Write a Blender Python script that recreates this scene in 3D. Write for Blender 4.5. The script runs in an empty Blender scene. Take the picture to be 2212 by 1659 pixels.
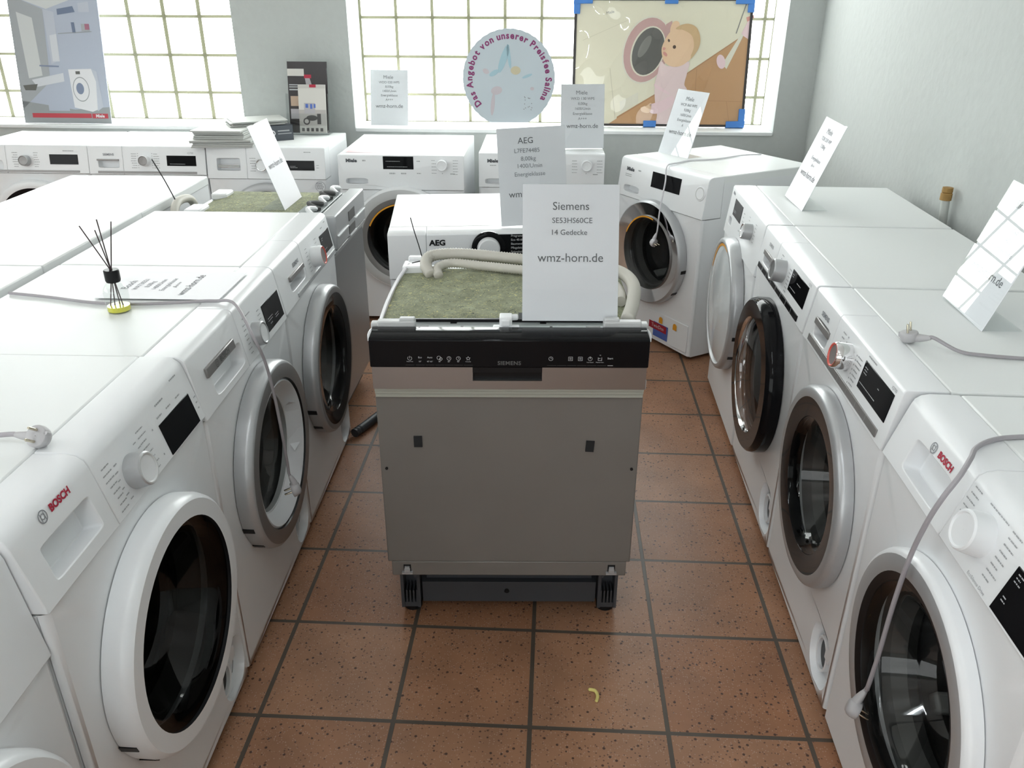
import bpy, bmesh, math, random
from mathutils import Vector, Matrix
random.seed(7)
SC = bpy.context.scene
COL = SC.collection
PI = math.pi

# ------------------------------------------------------------------ camera
cd = bpy.data.cameras.new('camera')
cam = bpy.data.objects.new('camera', cd); COL.objects.link(cam)
cd.sensor_fit = 'HORIZONTAL'; cd.sensor_width = 36.0
cd.lens = 1764.7 / 2212 * 36.0
cd.clip_start = 0.05
cam.matrix_world = Matrix.Translation((0, 0, 1.5038)) @ Matrix.Rotation(PI / 2 - 0.4463, 4, 'X') @ Matrix.Rotation(0.0035, 4, 'Z')
SC.camera = cam

# ------------------------------------------------------------------ world, exposure, lights
w = bpy.data.worlds.new('world'); SC.world = w; w.use_nodes = True
w.node_tree.nodes['Background'].inputs[0].default_value = (0.75, 0.85, 1.0, 1)
w.node_tree.nodes['Background'].inputs[1].default_value = 1.0
SC.cycles.max_bounces = 8
SC.cycles.adaptive_threshold = 0.02
SC.cycles.caustics_reflective = False
SC.view_settings.view_transform = 'Standard'
SC.view_settings.look = 'None'
SC.view_settings.gamma = 1.0
SC.view_settings.use_curve_mapping = False
SC.view_settings.exposure = 0.66
WIN_BACK = 5.2        # daylight through the glass blocks
FILL_FRONT = 1.6       # fill glow of the added, unseen window behind the camera
FILL_SIDE = 1.6  # fill glow of the added, unseen window in the left wall
FILL_LAMP = 30.0           # added ceiling tubes, out of view, as fill light
ROOM = -0.05          # the room is turned a little against the camera heading
cr_, sr_ = math.cos(ROOM), math.sin(ROOM)
def room(u, v, z=0.0):
    return Vector((u * cr_ - v * sr_, u * sr_ + v * cr_, z))

# ------------------------------------------------------------------ materials
MATS = {}
def newmat(name):
    m = bpy.data.materials.new(name); m.use_nodes = True
    MATS[name] = m
    return m, m.node_tree, m.node_tree.nodes, m.node_tree.links
def pmat(name, col, rough=0.5, metal=0.0, coat=0.0, bump=None, spec=0.5, var=0.0, emit=None):
    m, nt, N, L = newmat(name)
    b = N['Principled BSDF']
    b.inputs['Base Color'].default_value = (*col, 1)
    b.inputs['Roughness'].default_value = rough
    b.inputs['Metallic'].default_value = metal
    b.inputs['Specular IOR Level'].default_value = spec
    b.inputs['Coat Weight'].default_value = coat
    b.inputs['Coat Roughness'].default_value = 0.05
    if emit:
        b.inputs['Emission Color'].default_value = (*col, 1); b.inputs['Emission Strength'].default_value = emit
    if bump or var:
        tc = N.new('ShaderNodeTexCoord')
        nz = N.new('ShaderNodeTexNoise'); nz.inputs['Detail'].default_value = 4
        nz.inputs['Scale'].default_value = bump[0] if bump else 6
        L.new(tc.outputs['Object'], nz.inputs['Vector'])
        if bump:
            bp = N.new('ShaderNodeBump'); bp.inputs['Strength'].default_value = bump[1]; bp.inputs['Distance'].default_value = bump[2]
            L.new(nz.outputs['Fac'], bp.inputs['Height']); L.new(bp.outputs[0], b.inputs['Normal'])
        if var:
            mx = N.new('ShaderNodeMix'); mx.data_type = 'RGBA'
            mx.inputs[6].default_value = (*[c * (1 - var) for c in col], 1)
            mx.inputs[7].default_value = (*[min(1, c * (1 + var)) for c in col], 1)
            L.new(nz.outputs['Fac'], mx.inputs[0]); L.new(mx.outputs[2], b.inputs['Base Color'])
    return m
def clearmat(name, tint, gloss_rough=0.02, base=0.04, refl=1.0, bump=None):
    """thin clear sheet: tinted transparency under a fresnel reflection"""
    m, nt, N, L = newmat(name)
    N.remove(N['Principled BSDF'])
    out = N['Material Output']
    tr = N.new('ShaderNodeBsdfTransparent'); tr.inputs[0].default_value = (*tint, 1)
    gl = N.new('ShaderNodeBsdfGlossy'); gl.inputs['Roughness'].default_value = gloss_rough
    gl.inputs['Color'].default_value = (refl, refl, refl, 1)
    lw = N.new('ShaderNodeFresnel'); lw.inputs['IOR'].default_value = 1.5
    mxv = N.new('ShaderNodeMath'); mxv.operation = 'MAXIMUM'; mxv.inputs[1].default_value = base
    mx = N.new('ShaderNodeMixShader')
    ge = N.new('ShaderNodeNewGeometry'); bf = N.new('ShaderNodeMath'); bf.operation = 'SUBTRACT'; bf.inputs[0].default_value = 1.0
    ml = N.new('ShaderNodeMath'); ml.operation = 'MULTIPLY'
    L.new(ge.outputs['Backfacing'], bf.inputs[1]); L.new(lw.outputs[0], mxv.inputs[0])
    L.new(mxv.outputs[0], ml.inputs[0]); L.new(bf.outputs[0], ml.inputs[1]); L.new(ml.outputs[0], mx.inputs[0])
    L.new(tr.outputs[0], mx.inputs[1]); L.new(gl.outputs[0], mx.inputs[2]); L.new(mx.outputs[0], out.inputs[0])
    if bump:
        tc = N.new('ShaderNodeTexCoord'); nz = N.new('ShaderNodeTexNoise'); nz.inputs['Scale'].default_value = bump[0]
        bp = N.new('ShaderNodeBump'); bp.inputs['Strength'].default_value = bump[1]; bp.inputs['Distance'].default_value = bump[2]
        L.new(tc.outputs['Object'], nz.inputs['Vector']); L.new(nz.outputs['Fac'], bp.inputs['Height'])
        L.new(bp.outputs[0], gl.inputs['Normal']); L.new(bp.outputs[0], lw.inputs['Normal'])
    return m

WHITE = pmat('appliance_white', (0.83, 0.845, 0.86), 0.28, bump=(400, 0.03, 0.0005))
TOPW = pmat('laminate_white', (0.83, 0.85, 0.845), 0.34, spec=0.12, bump=(500, 0.04, 0.0005))
GREYW = pmat('light_grey_plastic', (0.55, 0.56, 0.56), 0.4)
SILVER = pmat('silver_plastic', (0.46, 0.47, 0.48), 0.34, metal=0.4)
SILVERD = pmat('dark_silver_plastic', (0.26, 0.25, 0.245), 0.36, metal=0.45)
CHROME = pmat('chrome', (0.82, 0.82, 0.83), 0.06, metal=1.0)
BLACK = pmat('black_plastic', (0.010, 0.010, 0.011), 0.3, spec=0.2)
GBLACK = pmat('gloss_black', (0.006, 0.006, 0.007), 0.07, spec=0.13)
RUBBER = pmat('grey_rubber', (0.10, 0.10, 0.10), 0.6)
DRUM = pmat('drum_steel', (0.26, 0.26, 0.265), 0.42, metal=0.6)
PRINT = pmat('grey_print', (0.23, 0.24, 0.26), 0.6)
PRINTL = pmat('pale_print', (0.40, 0.41, 0.42), 0.6)
PRINTW = pmat('white_print', (0.62, 0.63, 0.64), 0.6)
PRINTD = pmat('dim_print', (0.10, 0.10, 0.10), 0.5)
INK = pmat('sign_ink', (0.10, 0.105, 0.115), 0.7)
INKL = pmat('sign_ink_pale', (0.22, 0.23, 0.25), 0.7)
REDP = pmat('red_print', (0.42, 0.01, 0.04), 0.5)
STEEL = pmat('brushed_steel', (0.36, 0.355, 0.35), 0.3, metal=0.95, bump=(90, 0.05, 0.001))
SLATE = pmat('bare_door_plate', (0.175, 0.160, 0.145), 0.5, metal=0.1, var=0.08)
RIBP = pmat('door_trim_plate', (0.40, 0.40, 0.345), 0.5)
ZINC = pmat('galvanised_steel', (0.36, 0.39, 0.39), 0.45, metal=0.2)
BASEP = pmat('plinth_plastic', (0.05, 0.053, 0.06), 0.5)
CORD = pmat('cord_grey', (0.36, 0.34, 0.36), 0.45)
CORDW = pmat('cord_white', (0.66, 0.65, 0.68), 0.4)
PLUG = pmat('plug_grey', (0.47, 0.46, 0.47), 0.45)
BRASS = pmat('pin_metal', (0.65, 0.60, 0.48), 0.25, metal=1.0)
HOSE = pmat('hose_cream', (0.58, 0.56, 0.50), 0.5)
HOSED = pmat('hose_dark', (0.045, 0.05, 0.055), 0.45)
PAPER = pmat('sign_paper', (0.85, 0.845, 0.88), 0.55)
ACRYL = clearmat('acrylic', (0.96, 0.97, 0.97), 0.01, 0.05)
FILM = clearmat('poster_film', (0.97, 0.96, 0.94), 0.02, 0.06, 1.0)
GLASSD = clearmat('tinted_door_glass', (0.22, 0.225, 0.22), 0.02, 0.045, 0.45)
GLASSC = clearmat('clear_door_glass', (0.62, 0.63, 0.62), 0.02, 0.05, 0.6)
GLASSF = clearmat('flat_door_glass', (0.42, 0.42, 0.42), 0.015, 0.05, 0.9)
GLASSB = clearmat('bottle_glass', (0.93, 0.95, 0.94), 0.01, 0.06)
OIL = pmat('yellow_oil', (0.70, 0.66, 0.05), 0.15)
MINT = pmat('white_translucent_door', (0.62, 0.65, 0.66), 0.12, coat=0.4)
BLUE = pmat('blue_plastic_corner', (0.06, 0.21, 0.58), 0.45)
ORANGE = pmat('orange_print', (0.75, 0.33, 0.02), 0.5)
KNOBF = pmat('knob_face', (0.62, 0.63, 0.63), 0.35)
REDRING = pmat('knob_red_ring', (0.72, 0.13, 0.10), 0.35)
RUST = pmat('rusty_pipe_cap', (0.34, 0.20, 0.06), 0.7, bump=(90, 0.5, 0.004), var=0.3)
PIPE = pmat('painted_pipe', (0.55, 0.57, 0.54), 0.5)
REED = pmat('reed_dark', (0.03, 0.012, 0.016), 0.6)
CHIPM = pmat('packing_chip', (0.75, 0.66, 0.22), 0.6)
REVEAL = pmat('sill_white', (0.78, 0.80, 0.80), 0.45)

def wall_mat(name, col, strength=0.35):
    m, nt, N, L = newmat(name)
    b = N['Principled BSDF']; b.inputs['Roughness'].default_value = 0.85
    tc = N.new('ShaderNodeTexCoord')
    n1 = N.new('ShaderNodeTexNoise'); n1.inputs['Scale'].default_value = 26; n1.inputs['Detail'].default_value = 6
    n2 = N.new('ShaderNodeTexVoronoi'); n2.inputs['Scale'].default_value = 38
    L.new(tc.outputs['Object'], n1.inputs['Vector']); L.new(tc.outputs['Object'], n2.inputs['Vector'])
    ad = N.new('ShaderNodeMath'); ad.operation = 'MULTIPLY_ADD'; ad.inputs[1].default_value = 0.35
    L.new(n2.outputs['Distance'], ad.inputs[0]); L.new(n1.outputs['Fac'], ad.inputs[2])
    bp = N.new('ShaderNodeBump'); bp.inputs['Strength'].default_value = strength; bp.inputs['Distance'].default_value = 0.006
    L.new(ad.outputs[0], bp.inputs['Height']); L.new(bp.outputs[0], b.inputs['Normal'])
    mx = N.new('ShaderNodeMix'); mx.data_type = 'RGBA'
    mx.inputs[6].default_value = (*[c * 0.95 for c in col], 1); mx.inputs[7].default_value = (*[c * 1.04 for c in col], 1)
    L.new(n1.outputs['Fac'], mx.inputs[0]); L.new(mx.outputs[2], b.inputs['Base Color'])
    return m
WALL = wall_mat('painted_plaster', (0.49, 0.515, 0.50))
CEIL = wall_mat('ceiling_paint', (0.84, 0.84, 0.83), 0.1)

def floor_mat():
    m, nt, N, L = newmat('terracotta_tiles')
    b = N['Principled BSDF']
    tc = N.new('ShaderNodeTexCoord')
    br = N.new('ShaderNodeTexBrick'); br.offset = 0.0; br.squash = 1.0
    br.inputs['Scale'].default_value = 1.0
    br.inputs['Brick Width'].default_value = 0.3123; br.inputs['Row Height'].default_value = 0.3123
    br.inputs['Mortar Size'].default_value = 0.0056; br.inputs['Mortar Smooth'].default_value = 0.15
    br.inputs['Color1'].default_value = (0.315, 0.147, 0.075, 1)
    br.inputs['Color2'].default_value = (0.365, 0.194, 0.112, 1)
    br.inputs['Mortar'].default_value = (0.085, 0.068, 0.052, 1)
    L.new(tc.outputs['Object'], br.inputs['Vector'])
    # cloudy variation
    nz = N.new('ShaderNodeTexNoise'); nz.inputs['Scale'].default_value = 7; nz.inputs['Detail'].default_value = 5
    L.new(tc.outputs['Object'], nz.inputs['Vector'])
    mul = N.new('ShaderNodeMix'); mul.data_type = 'RGBA'; mul.blend_type = 'MULTIPLY'; mul.inputs[0].default_value = 0.55
    rmp = N.new('ShaderNodeValToRGB'); rmp.color_ramp.elements[0].position = 0.3; rmp.color_ramp.elements[0].color = (0.62, 0.60, 0.60, 1)
    rmp.color_ramp.elements[1].position = 0.7; rmp.color_ramp.elements[1].color = (1.15, 1.12, 1.1, 1)
    L.new(nz.outputs['Fac'], rmp.inputs[0]); L.new(br.outputs['Color'], mul.inputs[6]); L.new(rmp.outputs[0], mul.inputs[7])
    last = mul.outputs[2]
    inv = N.new('ShaderNodeMath'); inv.operation = 'SUBTRACT'; inv.inputs[0].default_value = 1.0
    L.new(br.outputs['Fac'], inv.inputs[1])
    for sc, thr, col, amt in ((62, 0.17, (0.035, 0.014, 0.012, 1), 0.9), (120, 0.20, (0.075, 0.032, 0.022, 1), 0.75), (190, 0.26, (0.50, 0.36, 0.29, 1), 0.45)):
        vo = N.new('ShaderNodeTexVoronoi'); vo.inputs['Scale'].default_value = sc
        L.new(tc.outputs['Object'], vo.inputs['Vector'])
        lt = N.new('ShaderNodeMapRange'); lt.inputs['From Min'].default_value = thr; lt.inputs['From Max'].default_value = thr + 0.07
        lt.inputs['To Min'].default_value = amt; lt.inputs['To Max'].default_value = 0
        L.new(vo.outputs['Distance'], lt.inputs['Value'])
        # only some of the cells carry a speck
        gt = N.new('ShaderNodeMath'); gt.operation = 'GREATER_THAN'; gt.inputs[1].default_value = 0.52
        sp = N.new('ShaderNodeSeparateColor'); L.new(vo.outputs['Color'], sp.inputs[0]); L.new(sp.outputs[0], gt.inputs[0])
        m1 = N.new('ShaderNodeMath'); m1.operation = 'MULTIPLY'; L.new(lt.outputs[0], m1.inputs[0]); L.new(gt.outputs[0], m1.inputs[1])
        m2 = N.new('ShaderNodeMath'); m2.operation = 'MULTIPLY'; L.new(m1.outputs[0], m2.inputs[0]); L.new(inv.outputs[0], m2.inputs[1])
        mx = N.new('ShaderNodeMix'); mx.data_type = 'RGBA'; mx.inputs[7].default_value = col
        L.new(m2.outputs[0], mx.inputs[0]); L.new(last, mx.inputs[6]); last = mx.outputs[2]
    L.new(last, b.inputs['Base Color'])
    b.inputs['Roughness'].default_value = 0.42
    b.inputs['Specular IOR Level'].default_value = 0.45
    hb = N.new('ShaderNodeMath'); hb.operation = 'MULTIPLY_ADD'; hb.inputs[1].default_value = 0.12
    L.new(nz.outputs['Fac'], hb.inputs[0]); L.new(inv.outputs[0], hb.inputs[2])
    bp = N.new('ShaderNodeBump'); bp.inputs['Strength'].default_value = 0.5; bp.inputs['Distance'].default_value = 0.0015
    L.new(hb.outputs[0], bp.inputs['Height']); L.new(bp.outputs[0], b.inputs['Normal'])
    return m
FLOOR = floor_mat()

def felt_mat():
    m, nt, N, L = newmat('green_felt')
    b = N['Principled BSDF']; b.inputs['Roughness'].default_value = 0.95
    tc = N.new('ShaderNodeTexCoord')
    nz = N.new('ShaderNodeTexNoise'); nz.inputs['Scale'].default_value = 22; nz.inputs['Detail'].default_value = 8; nz.inputs['Roughness'].default_value = 0.75
    L.new(tc.outputs['Object'], nz.inputs['Vector'])
    rp = N.new('ShaderNodeValToRGB'); e = rp.color_ramp.elements
    e[0].position = 0.30; e[0].color = (0.17, 0.185, 0.12, 1); e[1].position = 0.72; e[1].color = (0.38, 0.40, 0.27, 1)
    L.new(nz.outputs['Fac'], rp.inputs[0])
    last = rp.outputs[0]
    for sc, thr, col in ((75, 0.61, (0.58, 0.54, 0.25, 1)), (95, 0.62, (0.05, 0.065, 0.06, 1))):
        w2 = N.new('ShaderNodeTexNoise'); w2.inputs['Scale'].default_value = sc; w2.inputs['Distortion'].default_value = 2.5; w2.inputs['Detail'].default_value = 2
        L.new(tc.outputs['Object'], w2.inputs['Vector'])
        mr = N.new('ShaderNodeMapRange'); mr.inputs['From Min'].default_value = thr; mr.inputs['From Max'].default_value = thr + 0.06
        L.new(w2.outputs['Fac'], mr.inputs['Value'])
        mx = N.new('ShaderNodeMix'); mx.data_type = 'RGBA'; mx.inputs[7].default_value = col
        L.new(mr.outputs[0], mx.inputs[0]); L.new(last, mx.inputs[6]); last = mx.outputs[2]
    L.new(last, b.inputs['Base Color'])
    bp = N.new('ShaderNodeBump'); bp.inputs['Strength'].default_value = 0.6; bp.inputs['Distance'].default_value = 0.004
    L.new(nz.outputs['Fac'], bp.inputs['Height']); L.new(bp.outputs[0], b.inputs['Normal'])
    return m
FELT = felt_mat()

def daylight_mat(name, strength, c0=(0.97, 0.995, 1.0), c1=(0.88, 0.94, 0.86)):
    """glass emitting in place of daylight, for real and added windows; noise varies the brightness"""
    m, nt, N, L = newmat(name)
    b = N['Principled BSDF']; b.inputs['Base Color'].default_value = (0.75, 0.8, 0.78, 1); b.inputs['Roughness'].default_value = 0.12
    tc = N.new('ShaderNodeTexCoord'); nz = N.new('ShaderNodeTexNoise'); nz.inputs['Scale'].default_value = 1.6
    L.new(tc.outputs['Object'], nz.inputs['Vector'])
    rp = N.new('ShaderNodeValToRGB'); e = rp.color_ramp.elements
    e[0].position = 0.35; e[0].color = (*c1, 1); e[1].position = 0.55; e[1].color = (*c0, 1)
    L.new(nz.outputs['Fac'], rp.inputs[0]); L.new(rp.outputs[0], b.inputs['Emission Color'])
    b.inputs['Emission Strength'].default_value = strength
    return m
BLOCK = daylight_mat('glass_block_daylight', WIN_BACK)
FILL_PANE = daylight_mat('front_fill_glow', FILL_FRONT, (0.95, 0.98, 1.0), (0.75, 0.8, 0.8))  # glow of the added front window
FILL_PANE_SIDE = daylight_mat('side_fill_glow', FILL_SIDE, (0.95, 0.98, 1.0), (0.8, 0.85, 0.85))  # glow of the added side window
MORTAR = pmat('block_mortar', (0.17, 0.17, 0.11), 0.9)

# ------------------------------------------------------------------ mesh builder
class MB:
    def __init__(s, M=None):
        s.v, s.f, s.mi = [], [], []; s.M = M or Matrix.Identity(4)
    def add(s, vs, fs, mi=0):
        o = len(s.v); s.v += [s.M @ Vector(p) for p in vs]
        for k, f in enumerate(fs):
            s.f.append([i + o for i in f]); s.mi.append(mi[k] if isinstance(mi, (list, tuple)) else mi)
        return s
    def box(s, x0, x1, y0, y1, z0, z1, mi=0):
        vs = [(x, y, z) for z in (z0, z1) for y in (y0, y1) for x in (x0, x1)]
        return s.add(vs, [(0, 2, 3, 1), (4, 5, 7, 6), (0, 1, 5, 4), (2, 6, 7, 3), (0, 4, 6, 2), (1, 3, 7, 5)], mi)
    def poly(s, pts, mi=0):
        return s.add(pts, [tuple(range(len(pts)))], mi)
    def prism(s, pts, d, mi=0):
        """polygon in local XY raised by vector d"""
        n = len(pts); d = Vector(d); a = [Vector(p) for p in pts]; vs = a + [p + d for p in a]
        fs = [tuple(range(n))[::-1], tuple(range(n, 2 * n))] + [(i, (i + 1) % n, n + (i + 1) % n, n + i) for i in range(n)]
        return s.add(vs, fs, mi)
    def lathe(s, prof, seg=48, mi=0, ring=False, ax='z', o=(0, 0, 0), ex=1.0):
        """profile of (r, h) spun round an axis; ax 'y' spins round -y (outward from a machine front)"""
        vs, fs, ms = [], [], []
        for r, h in prof:
            for k in range(seg):
                a = 2 * PI * k / seg; x, y = r * math.cos(a), r * math.sin(a) * ex
                vs.append((o[0] + x, o[1] + y, o[2] + h) if ax == 'z' else (o[0] + x, o[1] - h, o[2] + y))
        n = len(prof)
        for i in range(n if ring else n - 1):
            j = (i + 1) % n
            for k in range(seg):
                l = (k + 1) % seg
                fs.append((i * seg + k, i * seg + l, j * seg + l, j * seg + k)); ms.append(mi[i] if isinstance(mi, (list, tuple)) else mi)
        return s.add(vs, fs, ms)
    def tube(s, pts, r, seg=10, mi=0, caps=True):
        P = [Vector(p) for p in pts]; n = len(P); rs = r if isinstance(r, (list, tuple)) else [r] * n
        T = [((P[min(i + 1, n - 1)] - P[max(i - 1, 0)]).normalized()) for i in range(n)]
        u = T[0].orthogonal().normalized(); vs = []
        for i in range(n):
            u = (u - T[i] * u.dot(T[i])).normalized(); w_ = T[i].cross(u)
            for k in range(seg):
                a = 2 * PI * k / seg; vs.append(P[i] + (u * math.cos(a) + w_ * math.sin(a)) * rs[i])
        fs = [(i * seg + k, i * seg + (k + 1) % seg, (i + 1) * seg + (k + 1) % seg, (i + 1) * seg + k) for i in range(n - 1) for k in range(seg)]
        if caps: fs += [tuple(range(seg))[::-1], tuple(range((n - 1) * seg, n * seg))]
        return s.add(vs, fs, mi)
    def plate(s, x0, x1, z0, z1, hole=None, mi=0, n=16):
        """flat plate in local XY (x right, y up); hole = (cx, cy, rx, ry, exponent). returns hole loop"""
        if not hole:
            s.add([(x0, z0, 0), (x1, z0, 0), (x1, z1, 0), (x0, z1, 0)], [(0, 1, 2, 3)], mi); return []
        cx, cz, rx, rz, e = hole
        out = []
        for a, b in (((x0, z0), (x1, z0)), ((x1, z0), (x1, z1)), ((x1, z1), (x0, z1)), ((x0, z1), (x0, z0))):
            out += [(a[0] + (b[0] - a[0]) * k / n, a[1] + (b[1] - a[1]) * k / n) for k in range(n)]
        inn = []
        for k in range(4 * n):
            side, t = divmod(k, n); t = t / n * 2 - 1
            dx, dz = ((t, -1), (1, t), (-t, 1), (-1, -t))[side]
            q = (abs(dx) ** e + abs(dz) ** e) ** (1.0 / e)
            inn.append((cx + rx * dx / q, cz + rz * dz / q))
        N_ = 4 * n
        s.add([(*p, 0) for p in out] + [(*p, 0) for p in inn], [(k, (k + 1) % N_, N_ + (k + 1) % N_, N_ + k) for k in range(N_)], mi)
        return inn
    def pocket(s, loop, depth, shrink=0.94, mi=0, mib=None):
        """well behind a hole loop of plate()"""
        n = len(loop); cx = sum(p[0] for p in loop) / n; cz = sum(p[1] for p in loop) / n
        a = [(x, z, 0) for x, z in loop]; b = [(cx + (x - cx) * shrink, cz + (z - cz) * shrink, -depth) for x, z in loop]
        s.add(a + b, [(k, (k + 1) % n, n + (k + 1) % n, n + k) for k in range(n)], mi)
        s.add(b, [tuple(range(n))], mi if mib is None else mib)
    def build(s, name, mats, parent=None, bevel=0, seg=2, angle=35, merge=True, recalc=True, loc=None):
        me = bpy.data.meshes.new(name)
        me.from_pydata([tuple(p) for p in s.v], [], s.f)
        if not isinstance(mats, (list, tuple)): mats = [mats]
        for m in mats: me.materials.append(m)
        me.polygons.foreach_set('material_index', s.mi)
        bm = bmesh.new(); bm.from_mesh(me)
        if merge: bmesh.ops.remove_doubles(bm, verts=bm.verts, dist=1e-5)
        if recalc: bmesh.ops.recalc_face_normals(bm, faces=bm.faces)
        bm.to_mesh(me); bm.free()
        me.polygons.foreach_set('use_smooth', [True] * len(me.polygons))
        me.set_sharp_from_angle(angle=math.radians(angle))
        o = bpy.data.objects.new(name, me); COL.objects.link(o)
        if parent: o.parent = parent
        if loc: o.location = loc
        if bevel:
            b = o.modifiers.new('bevel', 'BEVEL'); b.width = bevel; b.segments = seg; b.limit_method = 'ANGLE'; b.angle_limit = math.radians(45)
            b.harden_normals = False
        return o

def tag(o, label=None, cat=None, group=None, kind=None):
    if label: o['label'] = label
    if cat: o['category'] = cat
    if group: o['group'] = group
    if kind: o['kind'] = kind
    return o
def thing(name, label, cat, loc=(0, 0, 0), rz=0.0, group=None, mat=None):
    o = bpy.data.objects.new(name, None); COL.objects.link(o)
    o.empty_display_size = 0.1
    if mat is not None: o.matrix_world = mat
    else:
        o.location = loc; o.rotation_euler = (0, 0, rz)
    return tag(o, label, cat, group)
def dup(src, name=None):
    r = src.copy(); COL.objects.link(r)
    for ch in src.children:
        c = ch.copy(); COL.objects.link(c); c.parent = r
        for g in ch.children:
            d = g.copy(); COL.objects.link(d); d.parent = c
    return r
def catmull(pts, n=10):
    P = [Vector(p) for p in pts]; P = [P[0] * 2 - P[1]] + P + [P[-1] * 2 - P[-2]]; out = []
    for i in range(1, len(P) - 2):
        a, b, c, d = P[i - 1:i + 3]
        for k in range(n):
            t = k / n
            out.append(0.5 * ((2 * b) + (c - a) * t + (2 * a - 5 * b + 4 * c - d) * t * t + (-a + 3 * b - 3 * c + d) * t ** 3))
    out.append(P[-2]); return out
def resample(pts, step):
    P = [Vector(p) for p in pts]; out = [P[0]]; acc = 0.0
    for a, b in zip(P, P[1:]):
        d = (b - a).length
        if d < 1e-9: continue
        t = step - acc
        while t <= d:
            out.append(a + (b - a) * (t / d)); t += step
        acc = d - (t - step)
    return out

# ------------------------------------------------------------------ lettering
_fc = bpy.data.curves.new('lettering', 'FONT'); _fo = bpy.data.objects.new('lettering', _fc); COL.objects.link(_fo)
def text_geo(body, size, align='CENTER', bold=0.0, sx=1.0, shear=0.0, space=1.0):
    _fc.body = body; _fc.size = size; _fc.align_x = align; _fc.align_y = 'CENTER'; _fc.offset = bold; _fc.shear = shear
    _fc.space_character = space; _fc.resolution_u = 3
    me = bpy.data.meshes.new_from_object(_fo)
    vs = [(v.co.x * sx, v.co.y, 0) for v in me.vertices]; fs = [tuple(p.vertices) for p in me.polygons]
    bpy.data.meshes.remove(me)
    return vs, fs
def letter(mb, body, x, y, size, h=0.0008, mi=0, rot=0.0, **k):
    vs, fs = text_geo(body, size, **k); c, s = math.cos(rot), math.sin(rot)
    mb.add([(x + a * c - b * s, y + a * s + b * c, h) for a, b, _ in vs], fs, mi)
def bars(mb, x, y, w_, rows, pitch, hgt, h=0.0007, mi=0, jitter=0.35, align='l'):
    """unreadable fine print: rows of thin dashes"""
    for r in range(rows):
        ww = w_ * (1 - jitter * random.random()); x0 = x if align == 'l' else x - ww
        yy = y - r * pitch
        xx = x0
        while xx < x0 + ww - .001:
            e_ = min(xx + random.uniform(.003, .009), x0 + ww)
            mb.add([(xx, yy, h), (e_, yy, h), (e_, yy + hgt, h), (xx, yy + hgt, h)], [(0, 1, 2, 3)], mi); xx = e_ + .0013
def rect(mb, x0, x1, y0, y1, h=0.0008, mi=0):
    mb.add([(x0, y0, h), (x1, y0, h), (x1, y1, h), (x0, y1, h)], [(0, 1, 2, 3)], mi)
def ell(mb, cx, cy, rx, ry, h=0.0008, mi=0, n=32, rot=0.0):
    c, s = math.cos(rot), math.sin(rot)
    mb.poly([(cx + rx * math.cos(a) * c - ry * math.sin(a) * s, cy + rx * math.cos(a) * s + ry * math.sin(a) * c, h) for a in [2 * PI * k / n for k in range(n)]], mi)
def ringf(mb, cx, cy, r0, r1, h=0.0008, mi=0, n=28, a0=0.0, a1=2 * PI):
    vs = []
    for k in range(n + 1):
        a = a0 + (a1 - a0) * k / n
        vs += [(cx + r0 * math.cos(a), cy + r0 * math.sin(a), h), (cx + r1 * math.cos(a), cy + r1 * math.sin(a), h)]
    mb.add(vs, [(2 * k, 2 * k + 1, 2 * k + 3, 2 * k + 2) for k in range(n)], mi)
FRONT = lambda y, x=0, z=0: Matrix(((1, 0, 0, x), (0, 0, -1, y), (0, 1, 0, z), (0, 0, 0, 1)))   # local XY plane -> machine front, +h outward

# ------------------------------------------------------------------ the setting
def structure(name, mb, mats, **k):
    o = mb.build(name, mats, **k); o.rotation_euler = (0, 0, ROOM); o['kind'] = 'structure'; return o
U0, U1, V0, V1, ZC = -4.5, 1.35, -3.6, 4.62, 2.9
VB = 4.89                       # plane of the glass blocks
WB = [(-4.03, -1.715), (-1.10, 1.17)]
ZS, ZH = 0.832, 2.2
fl = MB(); fl.add([(-6, -8, 0), (4, -8, 0), (4, 4, 0), (-6, 4, 0)], [(0, 1, 2, 3)])
o = fl.build('floor', FLOOR); o.location = (-0.5495, 1.9923, 0); o.rotation_euler = (0, 0, -0.0502); o['kind'] = 'structure'
structure('ceiling', MB().box(U0 - .2, U1 + .2, V0 - .2, VB + .3, ZC, ZC + .1), CEIL)
mb = MB(); T = VB + 0.14
mb.box(U0 - .2, U1 + .2, V1, T, 0, ZS - .02); mb.box(U0 - .2, U1 + .2, V1, T, ZH, ZC)
xs = [U0 - .2, WB[0][0], WB[0][1], WB[1][0], WB[1][1], U1 + .2]
for a, b in ((0, 1), (2, 3), (4, 5)): mb.box(xs[a], xs[b], V1, T, ZS - .02, ZH)
structure('wall_back', mb, WALL)
structure('wall_right', MB().box(U1, U1 + .2, V0 - .2, V1, 0, ZC), WALL)
mb = MB(); mb.box(U0 - .2, U0, V0 - .2, V1, 0, 0.9); mb.box(U0 - .2, U0, V0 - .2, V1, 2.4, ZC)
mb.box(U0 - .2, U0, V0 - .2, -1.8, .9, 2.4); mb.box(U0 - .2, U0, 2.2, V1, .9, 2.4); structure('wall_left', mb, WALL)
structure('window_4', MB().box(U0 - .12, U0 - .1, -1.8, 2.2, .9, 2.4), FILL_PANE_SIDE)  # unseen glowing pane added to light the room from the left
mb = MB(); mb.box(U0, U1, V0 - .2, V0, 0, 0.5); mb.box(U0, U1, V0 - .2, V0, 2.5, ZC)
mb.box(U0, -3.6, V0 - .2, V0, .5, 2.5); mb.box(0.6, U1, V0 - .2, V0, .5, 2.5); structure('wall_front', mb, WALL)
structure('window_3', MB().box(-3.6, .6, V0 - .12, V0 - .1, .5, 2.5), FILL_PANE)  # unseen glowing pane added as fill light from behind the camera
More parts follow.
